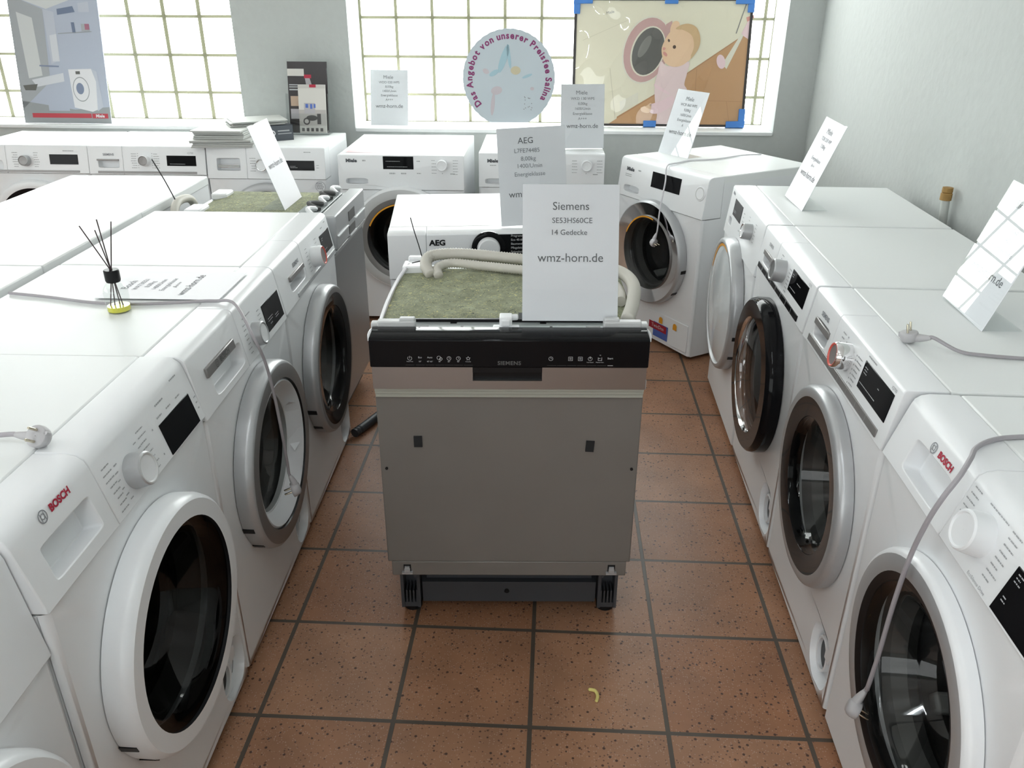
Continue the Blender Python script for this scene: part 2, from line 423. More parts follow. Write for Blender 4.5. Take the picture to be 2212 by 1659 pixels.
for k, (a, b) in enumerate(WB):
    mb = MB()
    mb.box(a, b, VB + .012, VB + .10, ZS - .06, ZH, 1)
    n = 11; x0 = a + 0.005; bs = 0.2012 if k else 0.2025
    for i in range(n + 1):
        for j in range(8):
            mg = .007 if k else .0095
            xa, za = x0 + i * bs + mg, 0.778 + j * 0.201 + .006
            xb, zb = min(xa + bs - 2 * mg, b - .004), min(za + .189, ZH - .004)
            za = max(za, ZS + .002)
            if xb - xa < .03 or zb - za < .02: continue
            c = .012
            vs = [(xa, VB + .014, za), (xb, VB + .014, za), (xb, VB + .014, zb), (xa, VB + .014, zb),
                  (xa + c, VB, za + c), (xb - c, VB, za + c), (xb - c, VB, zb - c), (xa + c, VB, zb - c)]
            mb.add(vs, [(4, 5, 6, 7), (0, 1, 5, 4), (1, 2, 6, 5), (2, 3, 7, 6), (3, 0, 4, 7)], 0)
    structure('window_%d' % (k + 1), mb, [BLOCK, MORTAR], merge=False)
    mb = MB(); mb.box(a + .002, b - .002, V1 - .012, VB, ZS - .02, ZS)
    structure('trim_%d' % (k + 1), mb, REVEAL, bevel=.004)

# unseen tube lamps added to brighten the room, above and behind the camera
FILL_TUBE = pmat('fill_lamp_tube', (0.90, 0.97, 1.0), 0.4, emit=FILL_LAMP)
for k, (u, v) in enumerate(((-.15, .1), (-.15, -1.9), (-2.6, .3))):
    t = thing('added_ceiling_lamp', ('added fill tube lamp on the ceiling over the aisle', 'added fill tube lamp on the ceiling near the shop front', 'added fill tube lamp on the ceiling over the left part')[k], 'lamp', room(u, v, ZC), ROOM, 'added ceiling fill lamps')
    MB().box(-.06, .06, -.64, .64, -.06, -.002).build('housing', WHITE, t, bevel=.005)
    MB().tube([(0, -.6, -.085), (0, .6, -.085)], .016, 12).build('tube', FILL_TUBE, t)

# ------------------------------------------------------------------ washing machines and dryers
def knob_mesh(spec):
    r, d = spec['r'], spec['d']
    mb = MB(spec['M'])
    mi = [0, 0, 0, 1, 1, 2]
    mb.lathe([(r * 1.02, 0), (r, d * .55), (r * .96, d * .92), (r * .88, d), (r * .81, d), (r * .74, d * .92), (0.0004, d * .88)], 40, mi, o=(spec['x'], spec['t'], 0.0))
    return mb

def machine(name, label, cat, pose, group=None, H=.848, W=.597, D=.57, zb=.715, y0=-.02, yt=.0, rad=.02,
            split=None, well=None, well_e=7, well_bar=None, knob=None, display=None, strip=None, logo=None,
            prints=(), extra=None, door=None, flt=None, flap=None, seam_lip=.004, lip_top=True):
    t = thing(name, label, cat, (pose[0], pose[1], 0), pose[2], group)
    hw = W / 2
    # cabinet: sides, back and underside
    cab = MB(); th = .012
    for xa in (-hw, hw - th):
        cab.add([(x, *p) for x in (xa, xa + th) for p in ((y0 + .014, .018), (D, .018), (D, H - .03), (yt + .085, H - .03), (yt + .085, zb - .002), (y0 + .014, zb - .002))],
                [(0, 1, 2, 3, 4, 5), (6, 7, 8, 9, 10, 11)] + [(k, (k + 1) % 6, 6 + (k + 1) % 6, 6 + k) for k in range(6)])
    cab.box(-hw + th, hw - th, D - th, D, .018, H - .03); cab.box(-hw + th, hw - th, y0 + .014, D - th, .018, .03)
    cab.build('cabinet', WHITE, t)
    for sx in (-1, 1):
        for yy in (y0 + .07, D - .06):
            MB().lathe([(.0005, 0), (.02, 0), (.02, .006), (.014, .008), (.014, .022), (.0005, .022)], 14, o=(sx * (hw - .05), yy, 0)).build('foot', BLACK, t)
    tp0 = yt + .085
    MB().box(-hw, hw, tp0, D + .004, H - .034, H).build('top_plate', TOPW, t, bevel=.0045, seg=3)
    # lower front: band with door opening, band with filter opening
    zs = .195
    fm = MB(FRONT(y0)); cf = .01
    if door:
        lp = fm.plate(-hw + cf, hw - cf, zs, zb, (door['cx'], door['cz'], door['ro'] - .03, door['ro'] - .03, 2), n=20)
        n_ = len(lp); fm.add([(x, z, 0) for x, z in lp] + [(x, z, -.03) for x, z in lp], [(k, (k + 1) % n_, n_ + (k + 1) % n_, n_ + k) for k in range(n_)])
    else: fm.plate(-hw + cf, hw - cf, zs, zb)
    if flt:
        lp = fm.plate(-hw + cf, hw - cf, .022, zs, (flt[0], flt[1], flt[2], flt[3], 2.3), n=10)
    else: fm.plate(-hw + cf, hw - cf, .022, zs)
    for sx in (-1, 1):
        fm.add([(sx * (hw - cf), .022, 0), (sx * (hw - .003), .022, -.003), (sx * hw, .022, -cf), (sx * hw, .022, -.016),
                (sx * (hw - cf), zb, 0), (sx * (hw - .003), zb, -.003), (sx * hw, zb, -cf), (sx * hw, zb, -.016)], [(0, 1, 5, 4), (1, 2, 6, 5), (2, 3, 7, 6)])
    fm.add([(-hw + cf, .022, 0), (hw - cf, .022, 0), (hw - cf, .022, -.016), (-hw + cf, .022, -.016)], [(0, 1, 2, 3)])
    fo = fm.build('front_panel', WHITE, t, angle=50)
    if flt:
        fw = MB(FRONT(y0)); fw.pocket(lp, .026, .92)
        fx, fz, frx, frz = flt
        fo2 = fw.build('filter_recess', WHITE, t)
        f3 = MB(FRONT(y0 + .025))
        f3.lathe([(.036, -.002), (.036, .010), (.033, .012), (.030, .010), (.030, 0)], 28, o=(fx - frx * .38, fz - frz * .22, 0), mi=0, ex=1.33)
        f3.box(fx + frx * .1, fx + frx * .55, fz + frz * .05, fz + frz * .5, 0, .016)
        f3.build('drain_housing', WHITE, fo2)
        f4 = MB(FRONT(y0 + .0245)); ell(f4, fx - frx * .38, fz - frz * .22, .030, .040)
        for a0, a1 in ((.35, 1.1), (-.9, -.2), (2.1, 2.6)):
            vs = []
            for k in range(9):
                a = a0 + (a1 - a0) * k / 8
                vs += [(fx + frx * .83 * math.cos(a), fz + frz * .83 * math.sin(a), .001), (fx + frx * .88 * math.cos(a), fz + frz * .88 * math.sin(a), .001)]
            f4.add(vs, [(2 * k, 2 * k + 1, 2 * k + 3, 2 * k + 2) for k in range(8)])
        f4.build('drain_opening', BLACK, fo2)
    if flap:
        f5 = MB(FRONT(y0)); x0_, x1_, z0_, z1_ = flap
        f5.box(x0_, x1_, z0_, z1_, 0, .004)
        f5.build('service_flap', WHITE, t, bevel=.002)
    # control panel: profile swept across, split into detergent drawer and fascia
    ztp = H - rad * .8
    phi = math.atan2(yt - (y0 - seam_lip), ztp - zb); L_ = math.hypot(yt - (y0 - seam_lip), ztp - zb)
    PM = Matrix(((1, 0, 0, 0), (0, math.sin(phi), -math.cos(phi), y0 - seam_lip), (0, math.cos(phi), math.sin(phi), zb + .002), (0, 0, 0, 1)))
    tz = lambda z: (z - zb) / math.cos(phi)
    arc = [(yt + rad * .16, H - rad * .35), (yt + rad * .5, H - rad * .1), (yt + rad, H)] if rad > .012 else [(yt + .002, H - .003), (yt + .006, H)]
    prof = [(yt, ztp + .002)] + arc + [(tp0 - .001, H - .0005), (tp0 - .001, zb), (y0 - seam_lip, zb + .002)]
    def section(nm, xa, xb, hole, parent, mats=WHITE):
        m_ = MB(); n_ = len(prof)
        k_ = 16 if hole else 1
        sub = MB(PM); lp_ = sub.plate(xa, xb, 0, L_, hole)
        edge = lambda x0_, t0_, x1_, t1_: [tuple(PM @ Vector((x0_ + (x1_ - x0_) * q / k_, t0_ + (t1_ - t0_) * q / k_, 0))) for q in range(k_ + 1)]
        body = prof[1:-1]
        for a, b in zip(body, body[1:]):
            m_.add([(xa, *a), (xb, *a), (xb, *b), (xa, *b)], [(0, 1, 2, 3)])
        m_.poly(edge(xa, L_, xb, L_) + [(xb, *body[0]), (xa, *body[0])])
        m_.poly(edge(xa, 0, xb, 0) + [(xb, *body[-1]), (xa, *body[-1])])
        for x in (xa, xb): m_.poly(edge(x, 0, x, L_) + [(x, *p) for p in body])
        if hole: sub.pocket(lp_, .032, .9)
        m_.add(sub.v, sub.f)
        return m_.build(nm, mats, parent, bevel=.002, seg=2, angle=40)
    pnl = None
    if split is not None:
        hole = None
        if well:
            hole = ((well[0] + well[1]) / 2, tz((well[2] + well[3]) / 2), (well[1] - well[0]) / 2, (well[3] - well[2]) / 2 / math.cos(phi), well_e)
        drw = section('detergent_drawer', -hw - .0005, split - .0004, hole, t)
        pnl = section('control_panel', split + .0004, hw + .0005, None, t)
        if well_bar:
            wb = MB(PM); x0_, x1_, z0_, z1_, dd, mt = well_bar
            wb.box(x0_, x1_, tz(z0_), tz(z1_), -.006, dd); wb.build('drawer_handle', mt, drw, bevel=.002)
    else:
        hole = ((well[0] + well[1]) / 2, tz((well[2] + well[3]) / 2), (well[1] - well[0]) / 2, (well[3] - well[2]) / 2 / math.cos(phi), well_e) if well else None
        pnl = drw = section('control_panel', -hw - .0005, hw + .0005, hole, t)
    if logo:
        lm = MB(PM); txt, lx, lz, ls, lmat = logo[:5]
        kk = logo[5] if len(logo) > 5 else {}
        letter(lm, txt, lx, tz(lz), ls, .0012, 0, **{a: b for a, b in kk.items() if a != 'emblem'})
        if kk.get('emblem'):
            ex = kk['emblem']
            ringf(lm, ex, tz(lz), ls * .52, ls * .62, .0012, 1); ringf(lm, ex, tz(lz), ls * .22, ls * .30, .0012, 1)
            rect(lm, ex - ls * .3, ex - ls * .22, tz(lz) - ls * .4, tz(lz) + ls * .4, .0012, 1); rect(lm, ex + ls * .22, ex + ls * .3, tz(lz) - ls * .4, tz(lz) + ls * .4, .0012, 1)
        lm.build('logo', [lmat, PRINT], drw, recalc=False, merge=False)
    if display:
        x0_, x1_, z0_, z1_ = display[:4]
        dm = MB(PM); dm.box(x0_, x1_, tz(z0_), tz(z1_), -.002, .0015)
        dsp = dm.build('display', GBLACK, t, bevel=.0008)
        if len(display) > 4:
            d2 = MB(PM)
            for (bx, bz, bw, rows) in display[4]: bars(d2, bx, tz(bz), bw, rows, .006, .002, .0022)
            d2.build('display_marks', PRINTL, dsp, recalc=False, merge=False)
    if knob:
        ks = dict(knob); ks['M'] = PM; ks['t'] = tz(knob['z'])
        knob_mesh(ks).build('program_dial', knob['mats'], t)
    if strip:
        x0_, x1_, z0_, z1_, mt = strip[:5]; nb = strip[5]
        sm = MB(PM); sm.box(x0_, x1_, tz(z0_), tz(z1_), -.001, .003); so = sm.build('button_strip', mt, t, bevel=.001)
        if nb > 1:
            s2 = MB(PM)
            for k in range(1, nb):
                xx = x0_ + (x1_ - x0_) * k / nb; rect(s2, xx - .0008, xx + .0008, tz(z0_), tz(z1_), .0034)
            s2.build('button_gaps', PRINTL, so, recalc=False, merge=False)
    if prints:
        pm = MB(PM)
        for p in prints:
            if p[0] == 'b': bars(pm, p[1], tz(p[2]), p[3], p[4], p[5], p[6], align=p[7] if len(p) > 7 else 'l')
            elif p[0] == 'r': rect(pm, p[1], p[2], tz(p[3]), tz(p[4]))
            elif p[0] == 't': letter(pm, p[1], p[2], tz(p[3]), p[4])
            elif p[0] == 'd':
                for k in range(p[4]): ell(pm, p[1], tz(p[2] - k * p[3]), .0022, .0022, n=8)
        pm.build('panel_print', PRINTL, pnl, recalc=False, merge=False)
    if door: make_door(t, door, y0)
    return t, PM, tz

def make_door(t, d, y0):
    cx, cz, ro, ri, dep = d['cx'], d['cz'], d['ro'], d['ri'], d['d']
    gl = d.get('gl', GLASSD)
    o3 = (cx, y0, cz)
    # ring body: side wall in the outer material, front face in one or two bands
    mats = [d['side'], d['face'], d.get('band', BLACK)]
    rb = d.get('rb', ri)                        # inner edge of the face band; a dark band runs from rb in to ri
    prof = [(ro - .03, -.002), (ro, .002), (ro + .001, dep * .6), (ro - .003, dep * .88), (ro - .010, dep), (rb, dep + d.get('crown', .0)), (ri, dep - d.get('sink', .006)), (ri - .004, dep - .02), (ri - .004, 0)]
    mi = [0, 0, 0, d.get('edge', 0), 1, 2, 2, 2]
    rg = MB().lathe(prof, 72, mi, ax='y', o=o3).build('door', mats, t, angle=40)
    h0 = dep - d.get('sink', .006) - .001
    if d.get('inner'):                          # white inner collar with handle scoop, smaller glass
        ir = d['inner']
        c2 = MB().lathe([(ri, h0), (ri - .006, h0 + .004), (ri - .012, h0), (ir + .004, h0 - .03), (ir, h0 - .03), (ir - .003, h0 - .045)], 72, 0, ax='y', o=o3)
        c2.build('inner_collar', WHITE, rg)
        sc = MB(FRONT(y0 - h0 + .012)); 
        sc.add([(cx + ir * .9, cz - .075, 0), (cx + ri - .012, cz - .055, .012), (cx + ri - .016, cz + .055, .012), (cx + ir * .92, cz + .075, 0),
                (cx + ir * .98, cz - .055, -.018), (cx + ir * .99, cz + .055, -.018)], [(0, 1, 4), (1, 2, 5, 4), (2, 3, 5)])
        sc.build('door_handle', WHITE, rg)
        ri, h0 = ir, h0 - .032
    g = MB()
    if d.get('flatglass'):
        g.lathe([(ri - .001, h0), (ri * .8, h0 + .012), (ri * .4, h0 + .02), (.0005, h0 + .022)], 64, ax='y', o=o3)
    else:
        g.lathe([(ri - .001, h0), (ri * .93, h0 - .004), (ri * .86, h0 - .012), (ri * .80, h0 - .03), (ri * .74, h0 - .09), (ri * .66, h0 - .115), (ri * .35, h0 - .128), (.0005, h0 - .13)], 64, ax='y', o=o3)
    go = g.build('door_glass', gl, rg)
    if go.data.polygons[len(go.data.polygons) // 6].normal.y > 0: go.data.flip_normals()      # the reflecting side looks out
    if d.get('arc'):
        a = MB(FRONT(y0 - h0 - .004)); ringf(a, cx, cz, ri * .955, ri * .995, .0, a0=1.35, a1=2.75); a.build('orange_arc', ORANGE, rg, recalc=False)
    for k, an in enumerate(d.get('hinges', ())):
        ar = math.radians(an)
        M_ = Matrix.Translation((cx, y0, cz)) @ Matrix.Rotation(-ar, 4, 'Y')
        hb = MB(M_); hb.box(ro - .012, ro + .0022, -dep * .62, -dep * .02, -.0075, .0075); hb.build('hinge_slot', BLACK, rg)
    if d.get('notch'):
        ar = math.radians(d['notch']); M_ = Matrix.Translation((cx, y0, cz)) @ Matrix.Rotation(-ar, 4, 'Y')
        nb = MB(M_); nb.add([(ri - .006, -dep - .001, -.045), (ro - .022, -dep - .001, -.036), (ro - .022, -dep - .001, .036), (ri - .006, -dep - .001, .045),
                             (ri + .012, -dep - .014, -.03), (ro - .03, -dep - .014, -.026), (ro - .03, -dep - .014, .026), (ri + .012, -dep - .014, .03)],
                            [(4, 5, 6, 7), (0, 1, 5, 4), (1, 2, 6, 5), (2, 3, 7, 6), (3, 0, 4, 7)]); nb.build('door_handle', d['face'], rg)
    # seal and drum behind the glass
    MB().lathe([(ro - .03, -.02), (ri * .97, -.03), (ri * .88, -.055), (ri * .97, -.08), (ro - .02, -.085)], 48, ax='y', o=o3).build('door_seal', RUBBER, t)
    dm = MB(); R = .235
    dm.lathe([(ri * .98, -.09), (R, -.10), (R, -.34), (.0005, -.35)], 40, ax='y', o=(cx * .5, y0, cz))
    dr = dm.build('drum', DRUM, t)
    for k in range(3):
        a = PI / 2 + k * 2 * PI / 3 + .4
        M_ = Matrix.Translation((cx * .5, y0, cz)) @ Matrix.Rotation(-a, 4, 'Y')
        MB(M_).box(R - .045, R - .004, .12, .33, -.02, .02).build('drum_paddle', GREYW, dr, bevel=.008)

def dial_prints(x, z, dx, rows, pitch, w_=.045, both=True):
    p = [('b', x + dx, z + rows * pitch / 2, w_ * .8, rows, pitch, .0022)]
    if both: p.append(('b', x - dx, z + rows * pitch / 2, w_ * .8, rows, pitch, .0022, 'r'))
    return p

la, ra = 0.028, 0.0678
def Lpose(i, off=0.0):
    k = .6 * (i - .5); x, y = -.6557 + k * math.sin(la), 1.4926 + k * math.cos(la)
    return (x - off * math.cos(la), y + off * math.sin(la), PI / 2 - la)
def Rpose(i):
    k = .608 * (i - .5); return (.735 + k * math.sin(ra), 1.364 + k * math.cos(ra), -PI / 2 - ra)

KN = [SILVER, KNOBF, WHITE]
# ---- left row (facing the aisle), nearest first
DR_B = dict(cx=-.005, cz=.445, ro=.237, ri=.195, d=.05, side=WHITE, face=WHITE, hinges=(199, 221), edge=0, band=BLACK)
machine('washing_machine', 'white washer cut by the lower left edge, only its plain front showing', 'washing machine', Lpose(-1, .012), group='left row of washers',
        H=.835, zb=.64, rad=.03, split=-.085, well=(-.256, -.116, .70, .76), door=DR_B, flt=(.225, .098, .058, .072), knob=dict(x=.01, z=.745, r=.031, d=.028, mats=KN))
machine('washing_machine', 'white washer with white door ring and silver dial, the nearest whole front on the left', 'washing machine', Lpose(0), group='left row of washers',
        H=.848, zb=.712, rad=.034, yt=.004, split=-.082, well=(-.252, -.116, .735, .79), well_e=14, logo=('BOSCH', -.172, .821, .0165, REDP, dict(bold=.0007, emblem=-.218, shear=.0)),
        knob=dict(x=.012, z=.757, r=.031, d=.03, mats=KN), display=(.135, .272, .716, .778),
        prints=dial_prints(.012, .755, .05, 8, .0115, .038) + [('b', .14, .789, .022, 1, .01, .003), ('b', .18, .789, .022, 1, .01, .003), ('b', .225, .789, .022, 1, .01, .003), ('b', .15, .809, .05, 1, .01, .003), ('b', .23, .823, .03, 1, .01, .003), ('d', .112, .782, .05, 2), ('b', .285, .76, .01, 3, .012, .003),
            ('r', -.03, -.02, .79, .792), ('r', -.036, -.026, .778, .780), ('r', -.038, -.030, .765, .767), ('r', -.038, -.030, .75, .752), ('r', -.036, -.026, .737, .739), ('r', -.03, -.02, .726, .728), ('r', .042, .052, .79, .792), ('r', .05, .06, .778, .78)],
        extra=dict(dark_print=1), door=DR_B, flt=(.222, .10, .064, .074))
DR_B2 = dict(cx=.02, cz=.44, ro=.24, ri=.192, rb=.194, d=.045, side=SILVER, face=SILVERD, inner=.152, hinges=(200, 221), gl=GLASSC)
t, PM_, tz_ = machine('washing_machine', 'white washer with silver door ring and white inner collar under a grey hanging cord', 'washing machine', Lpose(1), group='left row of washers',
        H=.845, zb=.698, rad=.02, split=-.02, well=(-.215, -.03, .715, .768),
        well_bar=(-.237, -.068, .767, .789, .006, SILVERD), knob=dict(x=.07, z=.745, r=.03, d=.024, mats=[SILVER, SILVER, WHITE]), display=(.15, .285, .716, .786, [(.165, .745, .05, 2), (.22, .737, .03, 2), (.175, .73, .02, 1)]),
        prints=dial_prints(.07, .745, .044, 7, .0115, .03) + [('b', .02, .80, .07, 1, .01, .0025)], door=DR_B2, flt=(.222, .10, .064, .074))
mb = MB(PM_); letter(mb, 'BOSCH', -.135, tz_(.778), .017, .0068, 0, bold=.0004); ringf(mb, -.182, tz_(.778), .007, .0085, .0068); ringf(mb, -.182, tz_(.778), .003, .0042, .0068)
rect(mb, -.20, -.11, tz_(.754), tz_(.757), -.026)
mb.build('handle_logo', PRINTD, t, recalc=False, merge=False)
DR_S3 = dict(cx=.02, cz=.44, ro=.238, ri=.172, rb=.212, d=.045, side=SILVER, face=SILVERD, band=GBLACK, hinges=(200, 221), gl=GLASSC)
machine('washing_machine', 'white washer with red-rimmed dial and black door glass, third of the left row', 'washing machine', Lpose(2), group='left row of washers',
        H=.845, zb=.705, rad=.02, split=-.045, well=(-.205, -.06, .738, .775), logo=('SIEMENS', -.115, .797, .016, PRINT, dict(bold=.0004)),
        well_bar=(-.205, -.06, .768, .782, .006, SILVERD), knob=dict(x=.06, z=.763, r=.031, d=.034, mats=[WHITE, REDRING, SILVERD]), display=(.165, .285, .735, .797, [(.175, .785, .02, 2), (.175, .748, .06, 1)]),
        strip=(-.17, .36 - .07, .711, .723, SILVER, 8), prints=dial_prints(.06, .762, .046, 7, .0115, .03) + [('b', .2, .812, .03, 1, .01, .003), ('b', .25, .82, .025, 1, .01, .003)], door=DR_S3, flt=(.222, .10, .064, .074))
# ---- row behind it, back to back: only the tops show
for i, (lab, hgt) in enumerate((('white machine top farthest back at left, before the back row fronts', .842), ('white machine top left of the reed diffuser, middle of the rear left tops', .846), ('white machine top cut by the left edge, behind the fragrance bottle', .846))):
    k = .6 * (2.5 - i); bx, by = -1.255 + k * math.sin(la) + .0, 1.4926 + k * math.cos(la) - .0
    xx, yy = bx - .575 * math.cos(la), by + .575 * math.sin(la)
    machine('washing_machine', lab, 'washing machine', (xx, yy, -PI / 2 - la), group='washers standing back to back with the left row', H=hgt, rad=.02, split=-.08, well=(-.24, -.11, .745, .79),
            knob=dict(x=.01, z=.76, r=.03, d=.028, mats=KN), display=(.13, .27, .73, .785), door=DR_B2, D=.56)
# ---- right row
DR_R1 = dict(cx=.02, cz=.425, ro=.24, ri=.183, rb=.199, d=.03, side=WHITE, face=SILVER, band=BLACK, gl=GLASSC, notch=-28, edge=0)
machine('washing_machine', 'white washer with grey cord hanging across its silver door, at the lower right corner', 'washing machine', Rpose(0), group='right row of machines',
        H=.838, zb=.71, rad=.03, yt=.008, split=-.03, well=(-.22, -.07, .725, .785), well_e=9, logo=('BOSCH', -.115, .797, .0165, REDP, dict(bold=.0007, emblem=-.163)),
        knob=dict(x=.052, z=.770, r=.034, d=.034, mats=[WHITE, WHITE, WHITE]), display=(.148, .285, .715, .788, [(.158, .78, .016, 3), (.158, .742, .012, 2)]),
        prints=dial_prints(.052, .765, .048, 8, .0115, .036) + [('b', .03, .812, .06, 1, .01, .0022), ('t', 'EcoSilence Drive', .10, .706 + .012, .008)], door=DR_R1)
DR_R2 = dict(cx=.01, cz=.445, ro=.24, ri=.165, rb=.212, d=.035, side=SILVER, face=SILVER, band=GBLACK, gl=GLASSC)
machine('washing_machine', 'white washer with a grey plug lying on its top, second of the right row', 'washing machine', Rpose(1), group='right row of machines',
        H=.838, zb=.705, rad=.012, yt=-.004, split=-.10, well=(-.235, -.13, .735, .78), logo=('SIEMENS', -.187, .797, .0155, PRINT, dict(bold=.0004)),
        well_bar=(-.24, -.125, .762, .779, .004, SILVERD), knob=dict(x=.012, z=.778, r=.03, d=.036, mats=[CHROME, REDRING, SILVERD]), display=(.105, .272, .752, .812, [(.115, .80, .02, 3), (.112, .765, .1, 1), (.2, .79, .01, 1)]),
        strip=(-.25, .262, .714, .731, SILVERD, 8), prints=[('b', .062, .80, .03, 7, .0105, .003), ('d', .054, .80, .0105, 7), ('b', -.055, .81, .025, 3, .012, .003), ('d', -.02, .812, .012, 3), ('t', 'iQ700', .262, .82, .010), ('b', .11, .822, .05, 1, .01, .003)],
        door=DR_R2, flt=(.218, .108, .068, .078))
DR_R3 = dict(cx=-.02, cz=.44, ro=.24, ri=.175, rb=.18, d=.05, side=GBLACK, face=GBLACK, band=CHROME, gl=GLASSF, flatglass=1)
machine('washing_machine', 'white washer with glossy black round door and black button strip, third of the right row', 'washing machine', Rpose(2), group='right row of machines',
        H=.838, zb=.705, rad=.012, yt=-.004, split=-.10, well=(-.235, -.13, .735, .775), logo=('SIEMENS', -.185, .80, .014, PRINTL, dict(bold=.0003)),
        well_bar=(-.24, -.125, .76, .776, .004, SILVERD), knob=dict(x=.0, z=.778, r=.033, d=.036, mats=[SILVER, SILVER, RUBBER]), display=(.085, .25, .752, .812, [(.095, .80, .02, 2), (.15, .79, .04, 1), (.1, .765, .08, 1)]),
        strip=(-.265, .235, .712, .728, GBLACK, 8), prints=[('b', .052, .80, .025, 7, .0105, .003), ('b', -.055, .81, .025, 3, .012, .003), ('t', 'iQ700', .25, .82, .010)], door=DR_R3, flt=(.218, .108, .068, .078))
DR_R4 = dict(cx=-.03, cz=.45, ro=.247, ri=.225, rb=.228, d=.045, side=SILVER, face=SILVER, band=WHITE, gl=MINT, flatglass=1, hinges=(-11, -33), arc=1)
machine('tumble_dryer', 'white dryer with pale round door and two black hinge slots, farthest of the right row', 'dryer', Rpose(3), group='right row of machines',
        H=.838, zb=.66, rad=.012, yt=-.004, well=(-.25, -.20, .70, .73), well_e=4, logo=('Miele', -.25, .815, .016, PRINT, dict(bold=.0006)),
        knob=dict(x=.125, z=.765, r=.028, d=.032, mats=[SILVER, CHROME, WHITE]), display=(-.205, -.06, .745, .805, [(-.19, .765, .05, 2)]),
        prints=dial_prints(.125, .765, .045, 6, .012, .03) + [('b', -.03, .79, .02, 3, .014, .003), ('b', -.06, .72, .03, 1, .01, .003)], door=DR_R4)
# ---- back row under the windows
yw = -.035
DR_P = dict(cx=0, cz=.42, ro=.235, ri=.17, rb=.20, d=.04, side=SILVER, face=SILVER, band=GBLACK)
DR_P2 = dict(DR_P, face=WHITE, side=WHITE)
machine('washing_machine', 'white washer in the back row cut by the left edge, below the bathroom poster', 'washing machine', (-2.395, 4.145, yw), group='washers along the back wall', H=.82, zb=.685, D=.44, W=.586,
        rad=.012, split=-.12, well=(-.255, -.14, .70, .745), knob=dict(x=-.02, z=.744, r=.026, d=.03, mats=[SILVER, SILVERD, SILVERD]), display=(.10, .243, .728, .775),
        strip=(-.25, .245, .69, .70, SILVERD, 1), prints=[('b', .02, .78, .03, 7, .011, .003), ('b', -.06, .78, .03, 7, .011, .003, 'r'), ('b', .17, .79, .06, 1, .01, .004)], door=DR_P2)
machine('washing_machine', 'white washer in the back row with grey button strip, left of the binders', 'washing machine', (-1.805, 4.12, yw), group='washers along the back wall', H=.82, zb=.685, D=.46, W=.586,
        rad=.012, split=-.12, well=(-.245, -.14, .715, .752), well_bar=(-.25, -.14, .748, .756, .006, SILVERD), logo=('SIEMENS', -.19, .777, .015, PRINT, dict(bold=.0003)),
        knob=dict(x=-.008, z=.749, r=.026, d=.03, mats=[WHITE, SILVERD, SILVERD]), display=(.10, .246, .727, .775, [(.115, .735, .1, 1)]),
        strip=(-.25, .245, .69, .70, SILVERD, 1), prints=[('b', .035, .78, .03, 7, .011, .003), ('b', -.05, .78, .03, 7, .011, .003, 'r'), ('d', .028, .783, .011, 7), ('d', -.043, .783, .011, 7), ('t', 'iQ700', .22, .787, .012)], door=DR_P2)
t, PM_, tz_ = machine('washing_machine', 'white washer in the back row carrying the brochures, round sticker on its front', 'washing machine', (-1.212, 4.095, yw), group='washers along the back wall', H=.82, zb=.67, D=.48, W=.586,
        rad=.012, split=-.095, well=(-.243, -.128, .708, .766), well_e=14, well_bar=(-.238, -.132, .722, .736, .004, CHROME),
        knob=dict(x=-.015, z=.735, r=.03, d=.03, mats=[CHROME, CHROME, WHITE]), display=(.10, .24, .712, .758, [(.12, .73, .04, 2)]), prints=[('b', -.05, .765, .03, 6, .012, .003, 'r'), ('b', .19, .795, .05, 1, .01, .004), ('b', .25, .735, .015, 2, .012, .003)], door=DR_P)
mb = MB(FRONT(-.0205)); ringf(mb, .262, .637, .024, .0255); [bars(mb, .243, .652 - .009 * k, .038, 1, .01, .0035) for k in range(4)]
mb.build('round_sticker', PRINT, t, recalc=False, merge=False)
WELLM = (-.262, -.158, .685, .712)
KW = dict(r=.026, d=.03, mats=[WHITE, WHITE, WHITE])
DR_M = dict(cx=-.0, cz=.43, ro=.25, ri=.175, rb=.20, d=.04, side=WHITE, face=GREYW, band=SILVERD, gl=GLASSD, arc=1)
pr_m = [('b', .245, .795, .028, 6, .0125, .0025), ('b', .145, .795, .024, 5, .0145, .0025, 'l'), ('b', .075, .79, .02, 2, .055, .004), ('b', -.055, .733, .03, 1, .01, .006), ('b', .0, .733, .025, 1, .01, .006), ('d', .195, .738, .01, 1), ('r', .232, .254, .734, .738)]
t, PM_, tz_ = machine('washing_machine', 'white washer under the left end of the wide window, pink label on its top', 'washing machine', (-.524, 3.905, yw), group='washers along the back wall', H=.82, W=.592, D=.6, zb=.66, rad=.012, yt=-.012,
        well=WELLM, well_e=4, logo=('Miele', -.232, .792, .021, INK, dict(bold=.001, sx=1.15)), knob=dict(x=.195, z=.775, **KW), display=(-.083, .06, .755, .813, [(-.065, .765, .1, 1), (-.07, .79, .08, 1)]),
        prints=pr_m + [('b', -.18, .79, .02, 1, .01, .006)], door=DR_M, flap=(-.05, .27, .03, .15))
mb = MB(Matrix.Translation((-.2, .07, .8206))); rect(mb, -.07, .10, -.02, .03, 0); mb.build('top_label', pmat('pink_label', (.62, .45, .47), .5), t, recalc=False)
